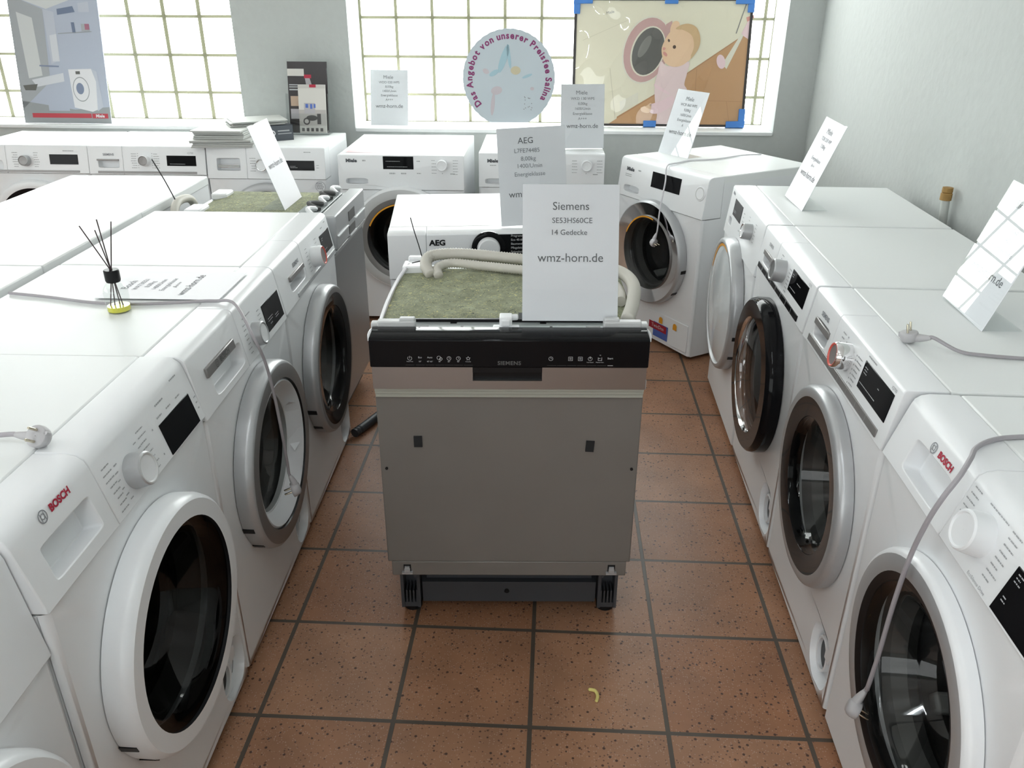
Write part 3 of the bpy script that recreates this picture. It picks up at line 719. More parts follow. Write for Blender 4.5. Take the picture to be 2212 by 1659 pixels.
machine('washing_machine', 'white washer mostly hidden behind the central price signs, below the baby poster', 'washing machine', (.137, 3.965, yw), group='washers along the back wall', H=.82, W=.597, D=.55, zb=.66, rad=.012, yt=-.012,
        well=(-.268, -.17, .675, .70), well_e=4, logo=('Miele', -.232, .782, .021, INK, dict(bold=.001, sx=1.15)), knob=dict(x=.213, z=.765, **KW), display=(-.075, .065, .745, .803),
        prints=[('b', .263, .785, .028, 5, .0135, .0025), ('b', .145, .785, .028, 5, .0135, .0025), ('b', -.245, .76, .04, 1, .01, .004), ('d', .213, .728, .01, 1), ('r', .245, .268, .722, .726)], door=DR_M)
DR_M3 = dict(cx=-.005, cz=.435, ro=.237, ri=.168, rb=.17, d=.045, side=SILVER, face=CHROME, band=SILVERD, gl=GLASSC, arc=1, crown=-.012, hinges=(-8, -38))
t, PM_, tz_ = machine('washing_machine', 'white washer turned into the right corner, with chrome door ring', 'washing machine', (.664, 3.655, math.radians(-60.5)), group='washers along the back wall', H=.82, W=.6, D=.6, zb=.645, rad=.025, yt=-.004,
        well=(-.255, -.14, .667, .697), well_e=4, logo=('Miele', -.222, .768, .022, INK, dict(bold=.0011, sx=1.15)), display=(-.062, .135, .718, .785),
        knob=dict(x=.262, z=.748, r=.03, d=.003, mats=[WHITE, GREYW, WHITE]), prints=[('b', -.255, .743, .07, 2, .008, .003), ('b', -.165, .768, .02, 1, .01, .006)], door=DR_M3, flap=(.0, .285, .035, .165))
mb = MB(FRONT(-.0262))
rect(mb, .05, .155, .045, .115, 0, 2); rect(mb, .018, .145, .078, .112, .0004, 0); letter(mb, 'TwinDos', .082, .095, .024, .0008, 1)
for x in (.10, .20): ell(mb, x, .125 + .012, .013, .012, .0002, 3); rect(mb, x - .013, x + .013, .118, .135, .0003, 3)
mb.build('twin_dosing_sticker', [pmat('dark_red_print', (.33, .012, .03), .4), PRINTW, pmat('blue_print', (.07, .13, .42), .4), ORANGE], t, recalc=False, merge=False)

# ---- the washer behind the central dishwasher
t, PM_, tz_ = machine('washing_machine', 'white washer with black control fascia right behind the central dishwasher', 'washing machine', (-.088, 2.498, .075), H=.835, D=.53, zb=.69, rad=.008, yt=-.016,
        split=-.18, logo=('AEG', -.146, .803, .0235, BLACK, dict(bold=.001, sx=1.1)), flt=None, door=DR_P)
mb = MB(PM_); z0 = tz_(.70); mb.poly([(.0, tz_(.835 - .008), .0014), (.0, tz_(.815), .0014), (.035, tz_(.79), .0014), (.035, z0, .0014), (.28, z0, .0014), (.28, tz_(.835 - .008), .0014)])
p = mb.build('black_fascia', GBLACK, t, recalc=False)
mb = MB(PM_)
for k, s_ in enumerate(('Programme', 'Eco 40-60', 'Baumwolle', 'Pflegeleicht', 'Feinwäsche', 'Wolle/Seide', 'Dampf')): letter(mb, s_, .082, tz_(.822 - .0125 * k), .0095, .0022, align='LEFT')
for k in range(2): ringf(mb, .13 + .014 * k, tz_(.758), .003, .005, .0022)
mb.build('program_list', PRINTW, p, recalc=False, merge=False)
mb = MB(PM_); mb.lathe([(.053, 0), (.053, .008), (.05, .01), (.036, .01), (.034, .03), (.03, .033), (.0005, .033)], 40, [0, 0, 0, 1, 1, 1], o=(.012, tz_(.785), 0)); mb.build('program_dial', [GBLACK, WHITE], t)

# ------------------------------------------------------------------ dishwashers
def ddw():
    t = thing('dishwasher', 'built-in dishwasher with black panel and bare grey door, alone in the middle aisle', 'dishwasher', (-.006, 1.60, 0), 0)
    hw = .299
    # tub carcass
    cb = MB(); cb.box(-.29, .29, .085, .56, .225, .832); cb.build('tub_casing', ZINC, t, bevel=.004)
    # felt mat
    fm = MB()
    nx, ny = 24, 18; vs = []
    for j in range(ny + 1):
        for i in range(nx + 1):
            u, v = i / nx, j / ny
            e = min(u, 1 - u, v, 1 - v); vs.append((-.288 + .576 * u, .125 + .40 * v, .832 + .006 * min(1, e * 14) + .004 * math.sin(u * 9 + v * 5) * min(1, e * 8)))
    fm.add(vs, [(j * (nx + 1) + i, j * (nx + 1) + i + 1, (j + 1) * (nx + 1) + i + 1, (j + 1) * (nx + 1) + i) for j in range(ny) for i in range(nx)])
    fm.build('felt_mat', FELT, t)
    # front cross rail with slots
    rl = MB(); rl.box(-.285, .285, .060, .118, .826, .838); rail = rl.build('front_rail', ZINC, t, bevel=.002)
    for x, y, w_, d in ((-.195, .083, .032, .010), (.185, .083, .032, .010), (-.105, .085, .006, .006), (.092, .085, .006, .006), (-.125, .108, .014, .010), (.075, .108, .014, .010)):
        MB().box(x - w_ / 2, x + w_ / 2, y - d / 2, y + d / 2, .837, .8388).build('rail_slot', BLACK, rail)
    vp = MB(); vp.prism([(-.285, .116, .838), (-.03, .119, .838), (-.005, .135, .838), (.02, .135, .838), (.02, .155, .838), (.05, .155, .838), (.05, .116, .838), (.285, .116, .838), (.285, .112, .838), (-.285, .112, .838)], (0, 0, .007)); vp.build('vapour_strip', BLACK, t)
    for sx in (-1, 1):
        cl = MB(); cl.box(min(sx * .205, sx * .288), max(sx * .205, sx * .288), .057, .078, .840, .860)
        cl.box(min(sx * .275, sx * .302), max(sx * .275, sx * .302), .058, .078, .838, .856)
        cl.box(min(sx * .206, sx * .24), max(sx * .206, sx * .24), .060, .077, .856, .866)
        cl.build('mounting_clip', GREYW, t, bevel=.003)
        hk = MB(); hk.tube(catmull([(sx * .285, .075, .838), (sx * .297, .06, .842), (sx * .304, .045, .836), (sx * .304, .04, .822)], 6), .004, 8); hk.build('corner_hook', WHITE, t)
    lt = MB(); lt.box(-.022, .006, .062, .094, .838, .868); lt.box(-.036, .022, .055, .075, .838, .848); lt.box(-.018, .002, .058, .066, .848, .864); lt.tube([(.002, .085, .860), (.019, .088, .860)], .007, 10)
    lt.build('door_latch', WHITE, t, bevel=.003)
    # control panel: sloped gloss black top and front, cut out below the centre for the grip
    zt, zm, zl = .840, .777, .725
    fx = MB()
    prof = [(0, zm), (0, zt), (.004, zt + .003), (.052, zt + .010), (.056, zt + .008), (.056, zm)]
    for a, b in zip(prof, prof[1:] + prof[:1]): fx.add([(-hw, *a), (hw, *a), (hw, *b), (-hw, *b)], [(0, 1, 2, 3)])
    for x in (-hw, hw): fx.poly([(x, *p) for p in prof])
    cp = fx.build('control_panel', GBLACK, t, bevel=.002)
    grip = MB(); grip.box(-.079, .071, .012, .05, .745, zm); grip.box(-.079, .071, .0005, .012, .765, zm); grip.build('grip_recess', BLACK, t)
    pr = MB(FRONT(-.0004))
    letter(pr, 'SIEMENS', .0, .7875, .0125, .0, 1, bold=.0003, space=1.1)
    ic = [-.213, -.191, -.170, -.149, -.129, -.109, -.088]
    z = .7985; R_ = .0048
    ringf(pr, ic[0], z, R_ - .0007, R_, 0, 0, a0=2.2, a1=2.2 + 5.2); rect(pr, ic[0] - .0004, ic[0] + .0004, z, z + .0055, 0, 0)
    letter(pr, 'Eco', ic[1], z + .002, .0055, 0, 0); letter(pr, 'Auto', ic[2], z + .002, .0055, 0, 0)
    ringf(pr, ic[3] - .0015, z + .0012, R_ - .001, R_ - .0003, 0, 0); ringf(pr, ic[3] + .0025, z - .0012, R_ - .0022, R_ - .0014, 0, 0)
    for q in (4, 5): ringf(pr, ic[q], z, R_ - .0009, R_ - .0002, 0, 0); rect(pr, ic[q] - .0003, ic[q] + .0003, z, z + .003, 0, 0); rect(pr, ic[q], ic[q] + .002, z - .0003, z + .0003, 0, 0)
    st = []
    for k in range(11): st.append((ic[6] + (R_ if k % 2 == 0 else R_ * .45) * math.sin(k * PI / 5), z + (R_ if k % 2 == 0 else R_ * .45) * math.cos(k * PI / 5)))
    for a, b in zip(st, st[1:]):
        d = Vector((b[0] - a[0], b[1] - a[1])).normalized() * .00035; pr.add([(a[0] - d.y, a[1] + d.x, 0), (b[0] - d.y, b[1] + d.x, 0), (b[0] + d.y, b[1] - d.x, 0), (a[0] + d.y, a[1] - d.x, 0)], [(0, 1, 2, 3)], 0)
    for q, s_ in zip(range(7), ('Reset 3 sec', '50°', '45°-65°', '70°', '65°', '45°', 'Favourite')): letter(pr, s_, ic[q], z - .0075, .0042 if q % 6 else .003, 0, 0)
    for k in range(7): rect(pr, ic[k] - .0095, ic[k] + .0095, .7825, .783, 0, 1)
    rc = [.089, .131, .152, .173, .194, .216]
    ringf(pr, rc[0], z, R_ - .0007, R_, 0, 0); rect(pr, rc[0] - .0003, rc[0] + .0003, z, z + .0035, 0, 0); rect(pr, rc[0], rc[0] + .0025, z - .0003, z + .0003, 0, 0)
    for x in rc[1:3]:
        for (a, b, c_, d) in ((-1, 1, -1, -.85), (-1, 1, .85, 1), (-1, -.85, -1, 1), (.85, 1, -1, 1)): rect(pr, x + a * .0046, x + b * .0046, z + c_ * .0046, z + d * .0046, 0, 0)
        for q in range(3): rect(pr, x - .0025, x + .0025, z - .0018 + q * .0018, z - .0013 + q * .0018, 0, 0)
    ringf(pr, rc[3], z, R_ - .0009, R_ - .0002, 0, 0); rect(pr, rc[3] - .0008, rc[3] + .0008, z, z + .005, 0, 0)
    for (a, b, c_, d) in ((-1, 1, -1, -.8), (-1, -.8, -1, .8), (.8, 1, -1, .8), (-1, .2, .2, .4)): rect(pr, rc[4] + a * .0042, rc[4] + b * .0042, z + c_ * .0042, z + d * .0042, 0, 0)
    letter(pr, '+3', rc[4], z + .0085, .0035, 0, 0); letter(pr, 'Start', rc[5], z + .001, .0062, 0, 0)
    letter(pr, 'Vario Speed', rc[3], z - .0082, .003, 0, 0); letter(pr, 'Machine Care', rc[4], z - .0082, .003, 0, 0)
    for k in range(6): rect(pr, .081 + k * .0215, .101 + k * .0215, .7825, .783, 0, 1)
    rect(pr, .211, .2225, .7823, .7833, 0, 0)
    pr.build('panel_symbols', [PRINTW, PRINTD], cp, recalc=False, merge=False)
    # steel band with the notch
    sb = MB(FRONT(0)); out = [(-hw + .003, zl), (hw - .003, zl), (hw - .003, zm), (.071, zm), (.071, .745), (-.079, .745), (-.079, zm), (-hw + .003, zm)]
    sb.prism([(x, z, -.004 + .003) for x, z in out], (0, 0, -.03)); sb.build('steel_band', STEEL, t)
    # stepped trim and door plate
    for k, (z1, z2, yy) in enumerate(((.7165, .725, .006), (.708, .716, .010), (.698, .7075, .014))): MB().box(-hw + .004, hw - .004, yy, .055, z1, z2).build('trim_ledge', RIBP, t, bevel=.0015)
    dp = MB(); dp.box(-.2965, .2965, .020, .055, .245, .698); dp.box(-.288, .288, .020, .055, .203, .245); door = dp.build('door_plate', SLATE, t, bevel=.0025)
    for x, z, a in ((-.207, .584, 0), (.184, .573, .06)):
        M_ = Matrix.Translation((x, .0195, z)) @ Matrix.Rotation(a, 4, 'Y'); MB(M_).box(-.0095, .0095, -.004, .001, -.0135, .0135).build('velcro_pad', pmat('velcro_black', (.012, .012, .013), .9), door)
    for x in (-.283, .283): MB().lathe([(.0005, .002), (.0035, .002), (.0035, -.001)], 14, ax='y', o=(x, .0195, .512)).build('screw_hole', BLACK, door)
    for x in (-.25, .252):
        h = MB(); h.box(x - .009, x + .009, .0185, .021, .212, .236, 1); h.box(x - .007, x + .007, .012, .0195, .216, .226, 0); h.box(x - .013, x + .013, .012, .0195, .212, .217, 0); h.box(x - .006, x + .006, .014, .0195, .226, .232, 0)
        h.build('panel_hook', [SILVER, BLACK], door)
    # plinth base
    bs = MB(); bs.box(-.285, .285, .16, .54, .015, .13); bs.box(-.285, .285, .10, .17, .205, .22); bs.box(-.23, .23, .128, .165, .03, .095); bs.box(-.22, .22, .145, .17, .095, .2)
    for sx in (-1, 1):
        for a, b in ((.235, .243), (.278, .286)): bs.box(min(sx * a, sx * b), max(sx * a, sx * b), .115, .20, .02, .205)
        bs.box(min(sx * .235, sx * .286), max(sx * .235, sx * .286), .118, .20, .02, .035)
        for q in range(4): bs.box(sx * .2445 + sx * q * .009 - .002, sx * .2445 + sx * q * .009 + .002, .118, .16, .035, .075)
        bs.tube([(sx * .282, .118, .20), (sx * .245, .118, .12)], .004, 6)
    bse = bs.build('plinth', BASEP, t)
    MB().lathe([(.0005, .001), (.007, .001), (.007, -.002)], 14, ax='y', o=(-.006, .127, .066)).build('plinth_hole', BLACK, bse)
    for sx in (-1, 1):
        for y in (.15, .48): MB().lathe([(.0005, 0), (.024, 0), (.024, .012), (.012, .014), (.012, .03), (.0005, .03)], 16, o=(sx * .26, y, 0)).build('foot', BLACK, t)
    # corner bracket at back left, side foil strip
    br = MB(); br.box(-.285, -.215, .475, .53, .832, .853); br.box(-.275, -.225, .53, .55, .832, .862); br.build('rear_bracket', WHITE, t, bevel=.004)
    sf = MB(); sf.tube(catmull([(-.291, .10, .834), (-.293, .25, .836), (-.288, .40, .838), (-.27, .50, .85)], 8), .005, 8); sf.build('side_tube', CORDW, t)
    tb = MB(); tb.box(hw - .01, hw + .008, .05, .07, .70, .725); tb.build('side_tab', GREYW, t, bevel=.003)
    # two corrugated hoses looped over the top
    def hose(pts, r, st):
        P = resample(catmull(pts, 14), st); return MB().tube(P, [r * (1.0 if k % 2 else .85) for k in range(len(P))], 14)
    hose([(-.205, .44, .842), (-.222, .475, .856), (-.21, .515, .870), (-.13, .525, .873), (.0, .51, .866), (.12, .49, .862), (.235, .455, .860), (.285, .38, .866), (.30, .29, .864), (.285, .19, .854), (.262, .10, .85)], .0160, .0036).build('drain_hose', HOSE, t, angle=80)
    hose([(-.185, .43, .842), (-.19, .465, .852), (-.155, .49, .858), (-.08, .475, .856), (.0, .45, .856), (.10, .43, .852), (.2, .40, .852), (.255, .34, .852), (.266, .27, .850), (.262, .22, .848)], .0128, .0036).build('supply_hose', HOSE, t, angle=80)
    zp = MB(); zp.tube(catmull([(-.232, .50, .862), (-.24, .505, .895), (-.252, .512, .935), (-.262, .52, .972)], 6), .0014, 6); zp.tube([(-.232, .50, .862), (-.26, .49, .858)], .0014, 6); zp.box(-.236, -.228, .496, .504, .860, .866)
    zp.build('cable_tie', BLACK, t)
ddw()

def sdw():
    ps = (-.592, 2.968, PI / 2 - .05)
    t = thing('dishwasher', 'slim stainless dishwasher with green felt top, beyond the third left washer', 'dishwasher', (ps[0], ps[1], 0), ps[2])
    hw = .224
    MB().box(-.218, .218, .07, .55, .12, .80).build('tub_casing', ZINC, t, bevel=.004)
    fm = MB(); nx, ny = 16, 16; vs = []
    for j in range(ny + 1):
        for i in range(nx + 1):
            u, v = i / nx, j / ny; e = min(u, 1 - u, v, 1 - v); vs.append((-.214 + .428 * u, .13 + .40 * v, .80 + .012 * min(1, e * 9)))
    fm.add(vs, [(j * (nx + 1) + i, j * (nx + 1) + i + 1, (j + 1) * (nx + 1) + i + 1, (j + 1) * (nx + 1) + i) for j in range(ny) for i in range(nx)])
    fm.build('felt_mat', FELT, t)
    wl = MB(); wl.prism([(-.20, .075, .801), (.19, .075, .801), (.21, .10, .801), (.05, .13, .801), (-.04, .17, .801), (-.18, .17, .801), (-.205, .12, .801)], (0, 0, .006)); wl.build('control_housing', ZINC, t, bevel=.002)
    wr = MB()
    for k in range(5):
        x = -.19 + .085 * k; wr.tube(catmull([(x, .085, .812), (x + .03, .11 + .02 * (k % 2), .826), (x + .07, .095, .818), (x + .09, .12, .808)], 6), .009, 8, k % 2)
    wr.build('wiring_loom', [WHITE, RUBBER], t)
    MB().box(-.19, -.10, .48, .54, .80, .825).build('rear_bracket', WHITE, t, bevel=.006)
    MB().box(.06, .14, .48, .54, .80, .825).build('rear_bracket', WHITE, t, bevel=.006)
    cp = MB(); cp.box(-hw, hw, .0, .055, .70, .818); p = cp.build('control_panel', SILVER, t, bevel=.005)
    MB().box(-hw + .02, .0 - .055, -.004, .002, .742, .746).build('grip_line', WHITE, p); MB().box(.055, hw - .01, -.004, .002, .742, .746).build('grip_line', WHITE, p)
    MB().box(-.04, .05, -.002, .004, .755, .79).build('display', RUBBER, p); MB().box(-.045, .045, -.002, .004, .708, .738).build('grip_recess', RUBBER, p)
    MB().box(-.045, .05, -.006, .002, .702, .707).build('grip_line', WHITE, p)
    for k in range(3): MB().box(-hw + .002, hw - .002, .002 + .004 * k, .05, .691 - .008 * k, .698 - .008 * k).build('trim_ledge', SILVER, t, bevel=.001)
    MB().box(-hw + .003, hw - .003, .014, .055, .11, .674).build('door_plate', pmat('stainless_door', (.40, .41, .42), .38, metal=.85), t, bevel=.002)
    MB().box(-.21, .21, .06, .5, .02, .12).build('plinth', BASEP, t)
    for sx in (-1, 1):
        for y in (.1, .46): MB().lathe([(.0005, 0), (.02, 0), (.02, .01), (.01, .012), (.01, .025), (.0005, .025)], 14, o=(sx * .19, y, 0)).build('foot', BLACK, t)
    ht = MB(); P = resample(catmull([(-.17, .545, .74), (-.18, .575, .80), (-.12, .585, .835), (-.03, .58, .825), (.0, .575, .77), (.0, .575, .70)], 12), .004)
    ht.tube(P, [.015 * (1 if k % 2 else .92) for k in range(len(P))], 12); ht.build('drain_hose', HOSE, t, angle=80)
    zt = MB(); zt.tube(catmull([(-.13, .59, .85), (-.10, .63, .91), (-.06, .68, .97)], 6), .0022, 6); zt.tube([(-.13, .59, .85), (-.14, .575, .828)], .0025, 6); zt.build('cable_tie', BLACK, t)
sdw()

# ------------------------------------------------------------------ price signs in acrylic stands
def sign(label, pos, yaw, tilt, lines, group='price signs in acrylic stands', roll=0.0, foot=.085, name='price_sign', behind=False):
    B = Matrix.Translation(pos) @ Matrix.Rotation(math.radians(yaw), 4, 'Z')
    t = thing(name, label, 'sign', mat=B)
    F = Matrix.Rotation(math.radians(tilt), 4, 'X') @ Matrix.Rotation(math.radians(roll), 4, 'Y')
    a = MB(F); a.box(-.1055, .1055, *((.0012, .0032) if behind else (-.0034, -.0014)), .0015, .2985)
    a.M = Matrix.Identity(4); a.box(-.1055, .1055, .001, foot, .0002, .0026)
    a.build('acrylic_stand', ACRYL, t, merge=False)
    p = MB(F @ FRONT(0)); p.box(-.105, .105, .002, .297, -.0006, 0)
    pp = p.build('paper', PAPER, t)
    x = MB(F @ FRONT(0))
    for (s_, lx, lz, sz, ink) in lines:
        if s_ == '#': bars(x, lx - sz / 2, lz, sz, 1, .01, .005, .0006, ink, jitter=.1)
        else: letter(x, s_, lx, lz, sz, .0006, ink)
    if lines: x.build('lettering', [INK, INKL], pp, recalc=False, merge=False)
    return t
def std(title, model, kg, rpm, ek, cls):
    L = [(title, -.005, .258, .026, 1), (model, 0, .231, .0175, 1), (kg, 0, .208, .0175, 1), (rpm, 0, .185, .0175, 1), (ek, 0, .162, .0175, 1), (cls, 0, .139, .0175, 1), ('wmz-horn.de', 0, .105, .0285, 0)]
    return [l for l in L if l[0]]
sign('white price sign standing on the central dishwasher, listing 14 place settings', (.127, 1.684, .8505), 0, -19.7,
     [('Siemens', 0, .250, .0245, 0), ('SE53HS60CE', .003, .2195, .0165, 0), ('14 Gedecke', -.004, .194, .0165, 0), ('wmz-horn.de', 0, .139, .0268, 0)])
SG2 = sign('price sign below the round fairy disc, half hidden behind the nearest centre sign', (.07, 2.552, .8405), 4.3, -8.8,
     [('AEG', -.017, .258, .0255, 0), ('L7FE74485', -.014, .2285, .018, 1), ('8,00kg', -.011, .2045, .018, 1), ('1400/Umin', -.008, .183, .018, 1), ('Energieklasse', -.008, .158, .018, 1), ('wmz-horn.de', 0, .098, .0285, 0)], roll=-2.5)
sign('small price sign on the sill at the left end of the wide window', room(-.925, 4.70, .8325), -3, -15, std('Miele', 'WDD 020 WPS', '8,00kg', '1400/Umin', 'Energieklasse', 'A+++'))
sign('price sign between the round fairy disc and the baby poster', (.337, 4.085, .8215), 2, -12.6, std('Miele', 'WKD 130 WPS', '8,00kg', '1600/Umin', 'Energieklasse', 'A+++'))
sign('price sign tilted sideways in front of the baby poster, on the corner washer', (.746, 3.903, .8215), -59.5, -18.4, std('Miele', 'WCR 860 WPS', '9,00kg', '1600/Umin', 'Energieklasse', 'A'))
sign('narrow-looking price sign on the dryer, against the bare right wall', (.984, 2.864, .8395), -90.6, -20, std('Miele', 'TDB 230 WP', '7,00kg', '', 'Energieklasse', 'A++'), roll=2, behind=True)
sign('shining price sign at the right edge reflecting the window grid', (1.035, 1.77, .8395), -93.5, -17.5, std('Siemens', '', '7,00kg', '1400', 'Energieklasse', ''), roll=2)
sign('blank-topped price sign standing on the slim dishwasher with green felt', (-.791, 2.946, .8135), 87.4, -19, [('wmz-horn.de', 0, .152, .0285, 1)], behind=True)
# the fallen one, flat on the second washer
t = thing('price_sign', 'price sign lying flat beside the reed diffuser', 'sign', (-.838, 1.932, .8460), PI / 2 - .03, 'price signs in acrylic stands')
mb = MB(); mb.box(-.1055, .1055, -.1495, .1495, .0008, .0025); mb.build('acrylic_stand', ACRYL, t)
mb = MB(); mb.box(-.105, .105, -.1485, .1485, .0026, .0031); pp = mb.build('paper', PAPER, t)
mb = MB(Matrix.Translation((0, -.1485, .0036)))
for s_, x, z, sz, ink in std('Bosch', 'WAT28321', '8,00kg', '1400/Umin', 'Energieklasse', 'A+++'): letter(mb, s_, x, z, sz, 0, ink)
mb.build('lettering', [INK, INKL], pp, recalc=False, merge=False)

# round fairy disc fixed behind the second sign
RS = .1395
t = thing('round_sign', 'round pale blue disc with purple curved lettering in front of the window', 'sign', mat=Matrix.Translation((-.012, 2.625, 1.272)) @ Matrix.Rotation(math.radians(3), 4, 'Z') @ Matrix.Rotation(math.radians(-9), 4, 'X'))
mb = MB(); n = 96; pts = []
for k in range(n):
    a = -PI / 2 + .42 + (2 * PI - .84) * k / (n - 1); rr = RS * (1 + .006 * math.sin(k * 2.1)); pts.append((rr * math.cos(a), .004, rr * math.sin(a)))
mb.prism(pts, (0, .005, 0)); disc = mb.build('foam_disc', pmat('disc_print', (.60, .68, .73), .4), t)
mb = MB(FRONT(.006)); mb.box(-.02, .02, -.42, -.10, -.009, -.006); mb.build('support_strip', ACRYL, t)
mb = MB(FRONT(.0034))
TXT = 'Das Angebot von unserer Preisfee Salina'; wd = []
for ch in TXT:
    if ch == ' ': wd.append(.008); continue
    vs, fs = text_geo(ch, .0245, bold=.0006); wd.append(max(v[0] for v in vs) - min(v[0] for v in vs) + .0028)
tot = sum(wd); R_ = RS * .855; A0, A1 = math.radians(222), math.radians(-33); ang = A0
for ch, w_ in zip(TXT, wd):
    st_ = (A1 - A0) * w_ / tot; am = ang + st_ / 2; ang += st_
    if ch != ' ': letter(mb, ch, R_ * math.cos(am), R_ * math.sin(am), .0262, 0, 0, rot=am - PI / 2, bold=.0009, sx=.95)
mb.build('curved_lettering', pmat('purple_print', (.27, .035, .16), .5), disc, recalc=False, merge=False)
mb = MB(FRONT(.0036))
# soft pastel patches, no figure
for (x, y, rx, ry, ro, mi) in ((-.016, .055, .010, .042, -.35, 0), (.0, .062, .005, .034, .12, 0), (-.045, .015, .016, .007, .5, 0), (.055, .006, .016, .004, .35, 0), (.02, .022, .015, .012, 0, 1), (-.038, -.035, .017, .012, .2, 2), (-.05, -.075, .006, .032, -.1, 2), (-.07, .02, .010, .007, -.5, 2), (.07, -.03, .006, .005, 0, 2)): ell(mb, x, y, rx, ry, 0, mi, rot=ro)
for k in range(14): ell(mb, .058 + random.uniform(-.014, .014), -.075 + random.uniform(-.022, .022), .0014, .0014, .0002, 3, n=8)
mb.build('pastel_artwork', [pmat('pastel_blue', (.42, .62, .70), .5), pmat('pastel_straw', (.66, .60, .42), .5), pmat('pastel_rose', (.63, .58, .62), .5), PRINT], disc, recalc=False, merge=False)

# ------------------------------------------------------------------ posters
def flat(mb, pts, h, mi): mb.poly([(x, y, h) for x, y in pts], mi)
def poster_baby():
    W_, H_ = .945, .655
    B = Matrix.Translation(room(.562, 4.755, .8335)) @ Matrix.Rotation(ROOM, 4, 'Z') @ Matrix.Rotation(math.radians(-8), 4, 'X')
    t = thing('poster', 'framed picture of a baby beside a washer, leaning in the wide window', 'poster', mat=B)
    M_ = FRONT(0)
    hw = W_ / 2
    bd = MB(M_); bd.box(-hw, hw, .006, H_, -.012, -.001)
    bd.build('backing_board', pmat('board_grey', (.30, .30, .29), .6), t)
    fr = MB(M_); e = .012
    fr.box(-hw - .002, hw + .002, .004, .004 + e, -.014, .004); fr.box(-hw - .002, hw + .002, H_ - e, H_, -.014, .004); fr.box(-hw - .002, -hw + e, .004 + e, H_ - e, -.014, .004); fr.box(hw - e, hw + .002, .004 + e, H_ - e, -.014, .004)
    fr.build('frame', pmat('frame_dark', (.035, .03, .03), .4), t)
    pal = [pmat('pic_%d' % k, c, .5) for k, c in enumerate(((.76, .73, .59), (.52, .29, .135), (.54, .34, .33), (.10, .10, .095), (.79, .55, .36), (.60, .41, .22), (.77, .61, .63), (.62, .59, .47), (.80, .60, .65), (.72, .70, .60), (.08, .045, .03), (.66, .30, .26), (.20, .20, .19), (.42, .22, .10)))]
    c = MB(M_)
    X = lambda px: -hw + (px - 225) / (1720 - 225) * W_
    Y = lambda py: H_ - (py + 10) / 1065 * H_
    def P(pts, h, mi): flat(c, [(X(a), Y(b)) for a, b in pts], h, mi)
    def E(px, py, rx, ry, h, mi, rot=0): ell(c, X(px), Y(py), rx * W_ / 1495, ry * H_ / 1065, h, mi, rot=rot)
    # wall of the pictured machine, floor and joints
    P([(225, -5), (1715, -5), (1705, 1050), (225, 1050)], 0, 0)
    P([(520, 1050), (1705, 1050), (1715, 250), (1660, 290), (1000, 750), (620, 985)], .0006, 1)
    P([(620, 985), (1000, 750), (1660, 290), (1660, 280), (1000, 737), (620, 970)], .0008, 13)
    P([(1285, 560), (1290, 560), (1290, 1050), (1284, 1050)], .0008, 13); P([(1000, 815), (1705, 830), (1705, 834), (1000, 819)], .0008, 13); P([(1560, 830), (1564, 830), (1610, 1050), (1605, 1050)], .0008, 13)
    P([(540, 560), (545, 560), (610, 985), (603, 985)], .0008, 7); P([(640, 840), (795, 760), (800, 850), (650, 930)], .0008, 9); P([(300, 330), (690, 160), (690, 163), (300, 334)], .0008, 7)
    letter(c, 'Miele', X(525), Y(105), .020, .0009, 12, rot=.22)
    # round door
    E(850, 410, 205, 285, .0010, 9, -.28); E(850, 410, 190, 270, .0014, 2, -.28); E(860, 420, 142, 212, .0018, 9, -.30); E(862, 420, 130, 200, .0022, 3, -.30); E(830, 380, 35, 100, .0024, 12, -.5)
    P([(1050, 170), (1060, 250), (1020, 280), (1000, 200)], .0024, 2)
    # handheld brush at right
    P([(1500, 520), (1640, 270), (1660, 285), (1540, 560)], .0012, 9); E(1488, 500, 36, 60, .0016, 8, .3); P([(1640, 270), (1720, 100), (1726, 330), (1660, 290)], .0012, 8); P([(1670, 140), (1730, 120), (1735, 145), (1680, 175)], .0014, 11)
    P([(1660, 20), (1668, 20), (1600, 270), (1592, 270)], .0014, 12)
    def Q(pts, h, mi):
        p = [Vector((X(a), Y(b), 0)) for a, b in pts]; o_ = []
        n_ = len(p)
        for i in range(n_):
            a, b, d, e_ = p[i - 1], p[i], p[(i + 1) % n_], p[(i + 2) % n_]
            for k in range(6):
                t_ = k / 6; o_.append(0.5 * ((2 * b) + (d - a) * t_ + (2 * a - 5 * b + 4 * d - e_) * t_ * t_ + (-a + 3 * b - 3 * d + e_) * t_ ** 3))
        flat(c, [(v.x, v.y) for v in o_], h, mi)
    # baby: arm, body, head, hair, ear, face
    Q([(1060, 180), (1100, 175), (1115, 210), (1080, 300), (1045, 280), (1040, 230)], .0028, 4)
    Q([(975, 500), (1040, 540), (1210, 500), (1205, 600), (1190, 690), (1215, 760), (1150, 1000), (1120, 1040), (975, 1040), (970, 940), (945, 830), (935, 690), (955, 600)], .0026, 6)
    Q([(940, 850), (1000, 830), (1090, 790), (1110, 850), (1000, 930), (915, 935), (900, 870)], .0030, 8); Q([(915, 850), (905, 930), (840, 925), (825, 890), (870, 875)], .0030, 4)
    Q([(940, 690), (1060, 760), (1050, 775), (945, 720)], .0032, 8)
    Q([(985, 360), (1040, 260), (1120, 220), (1230, 230), (1280, 330), (1250, 430), (1180, 520), (1090, 545), (1010, 510), (978, 430)], .0034, 4)
    Q([(1085, 235), (1130, 203), (1200, 195), (1265, 230), (1298, 310), (1290, 390), (1240, 468), (1222, 470), (1248, 380), (1225, 290), (1150, 245)], .0038, 5)
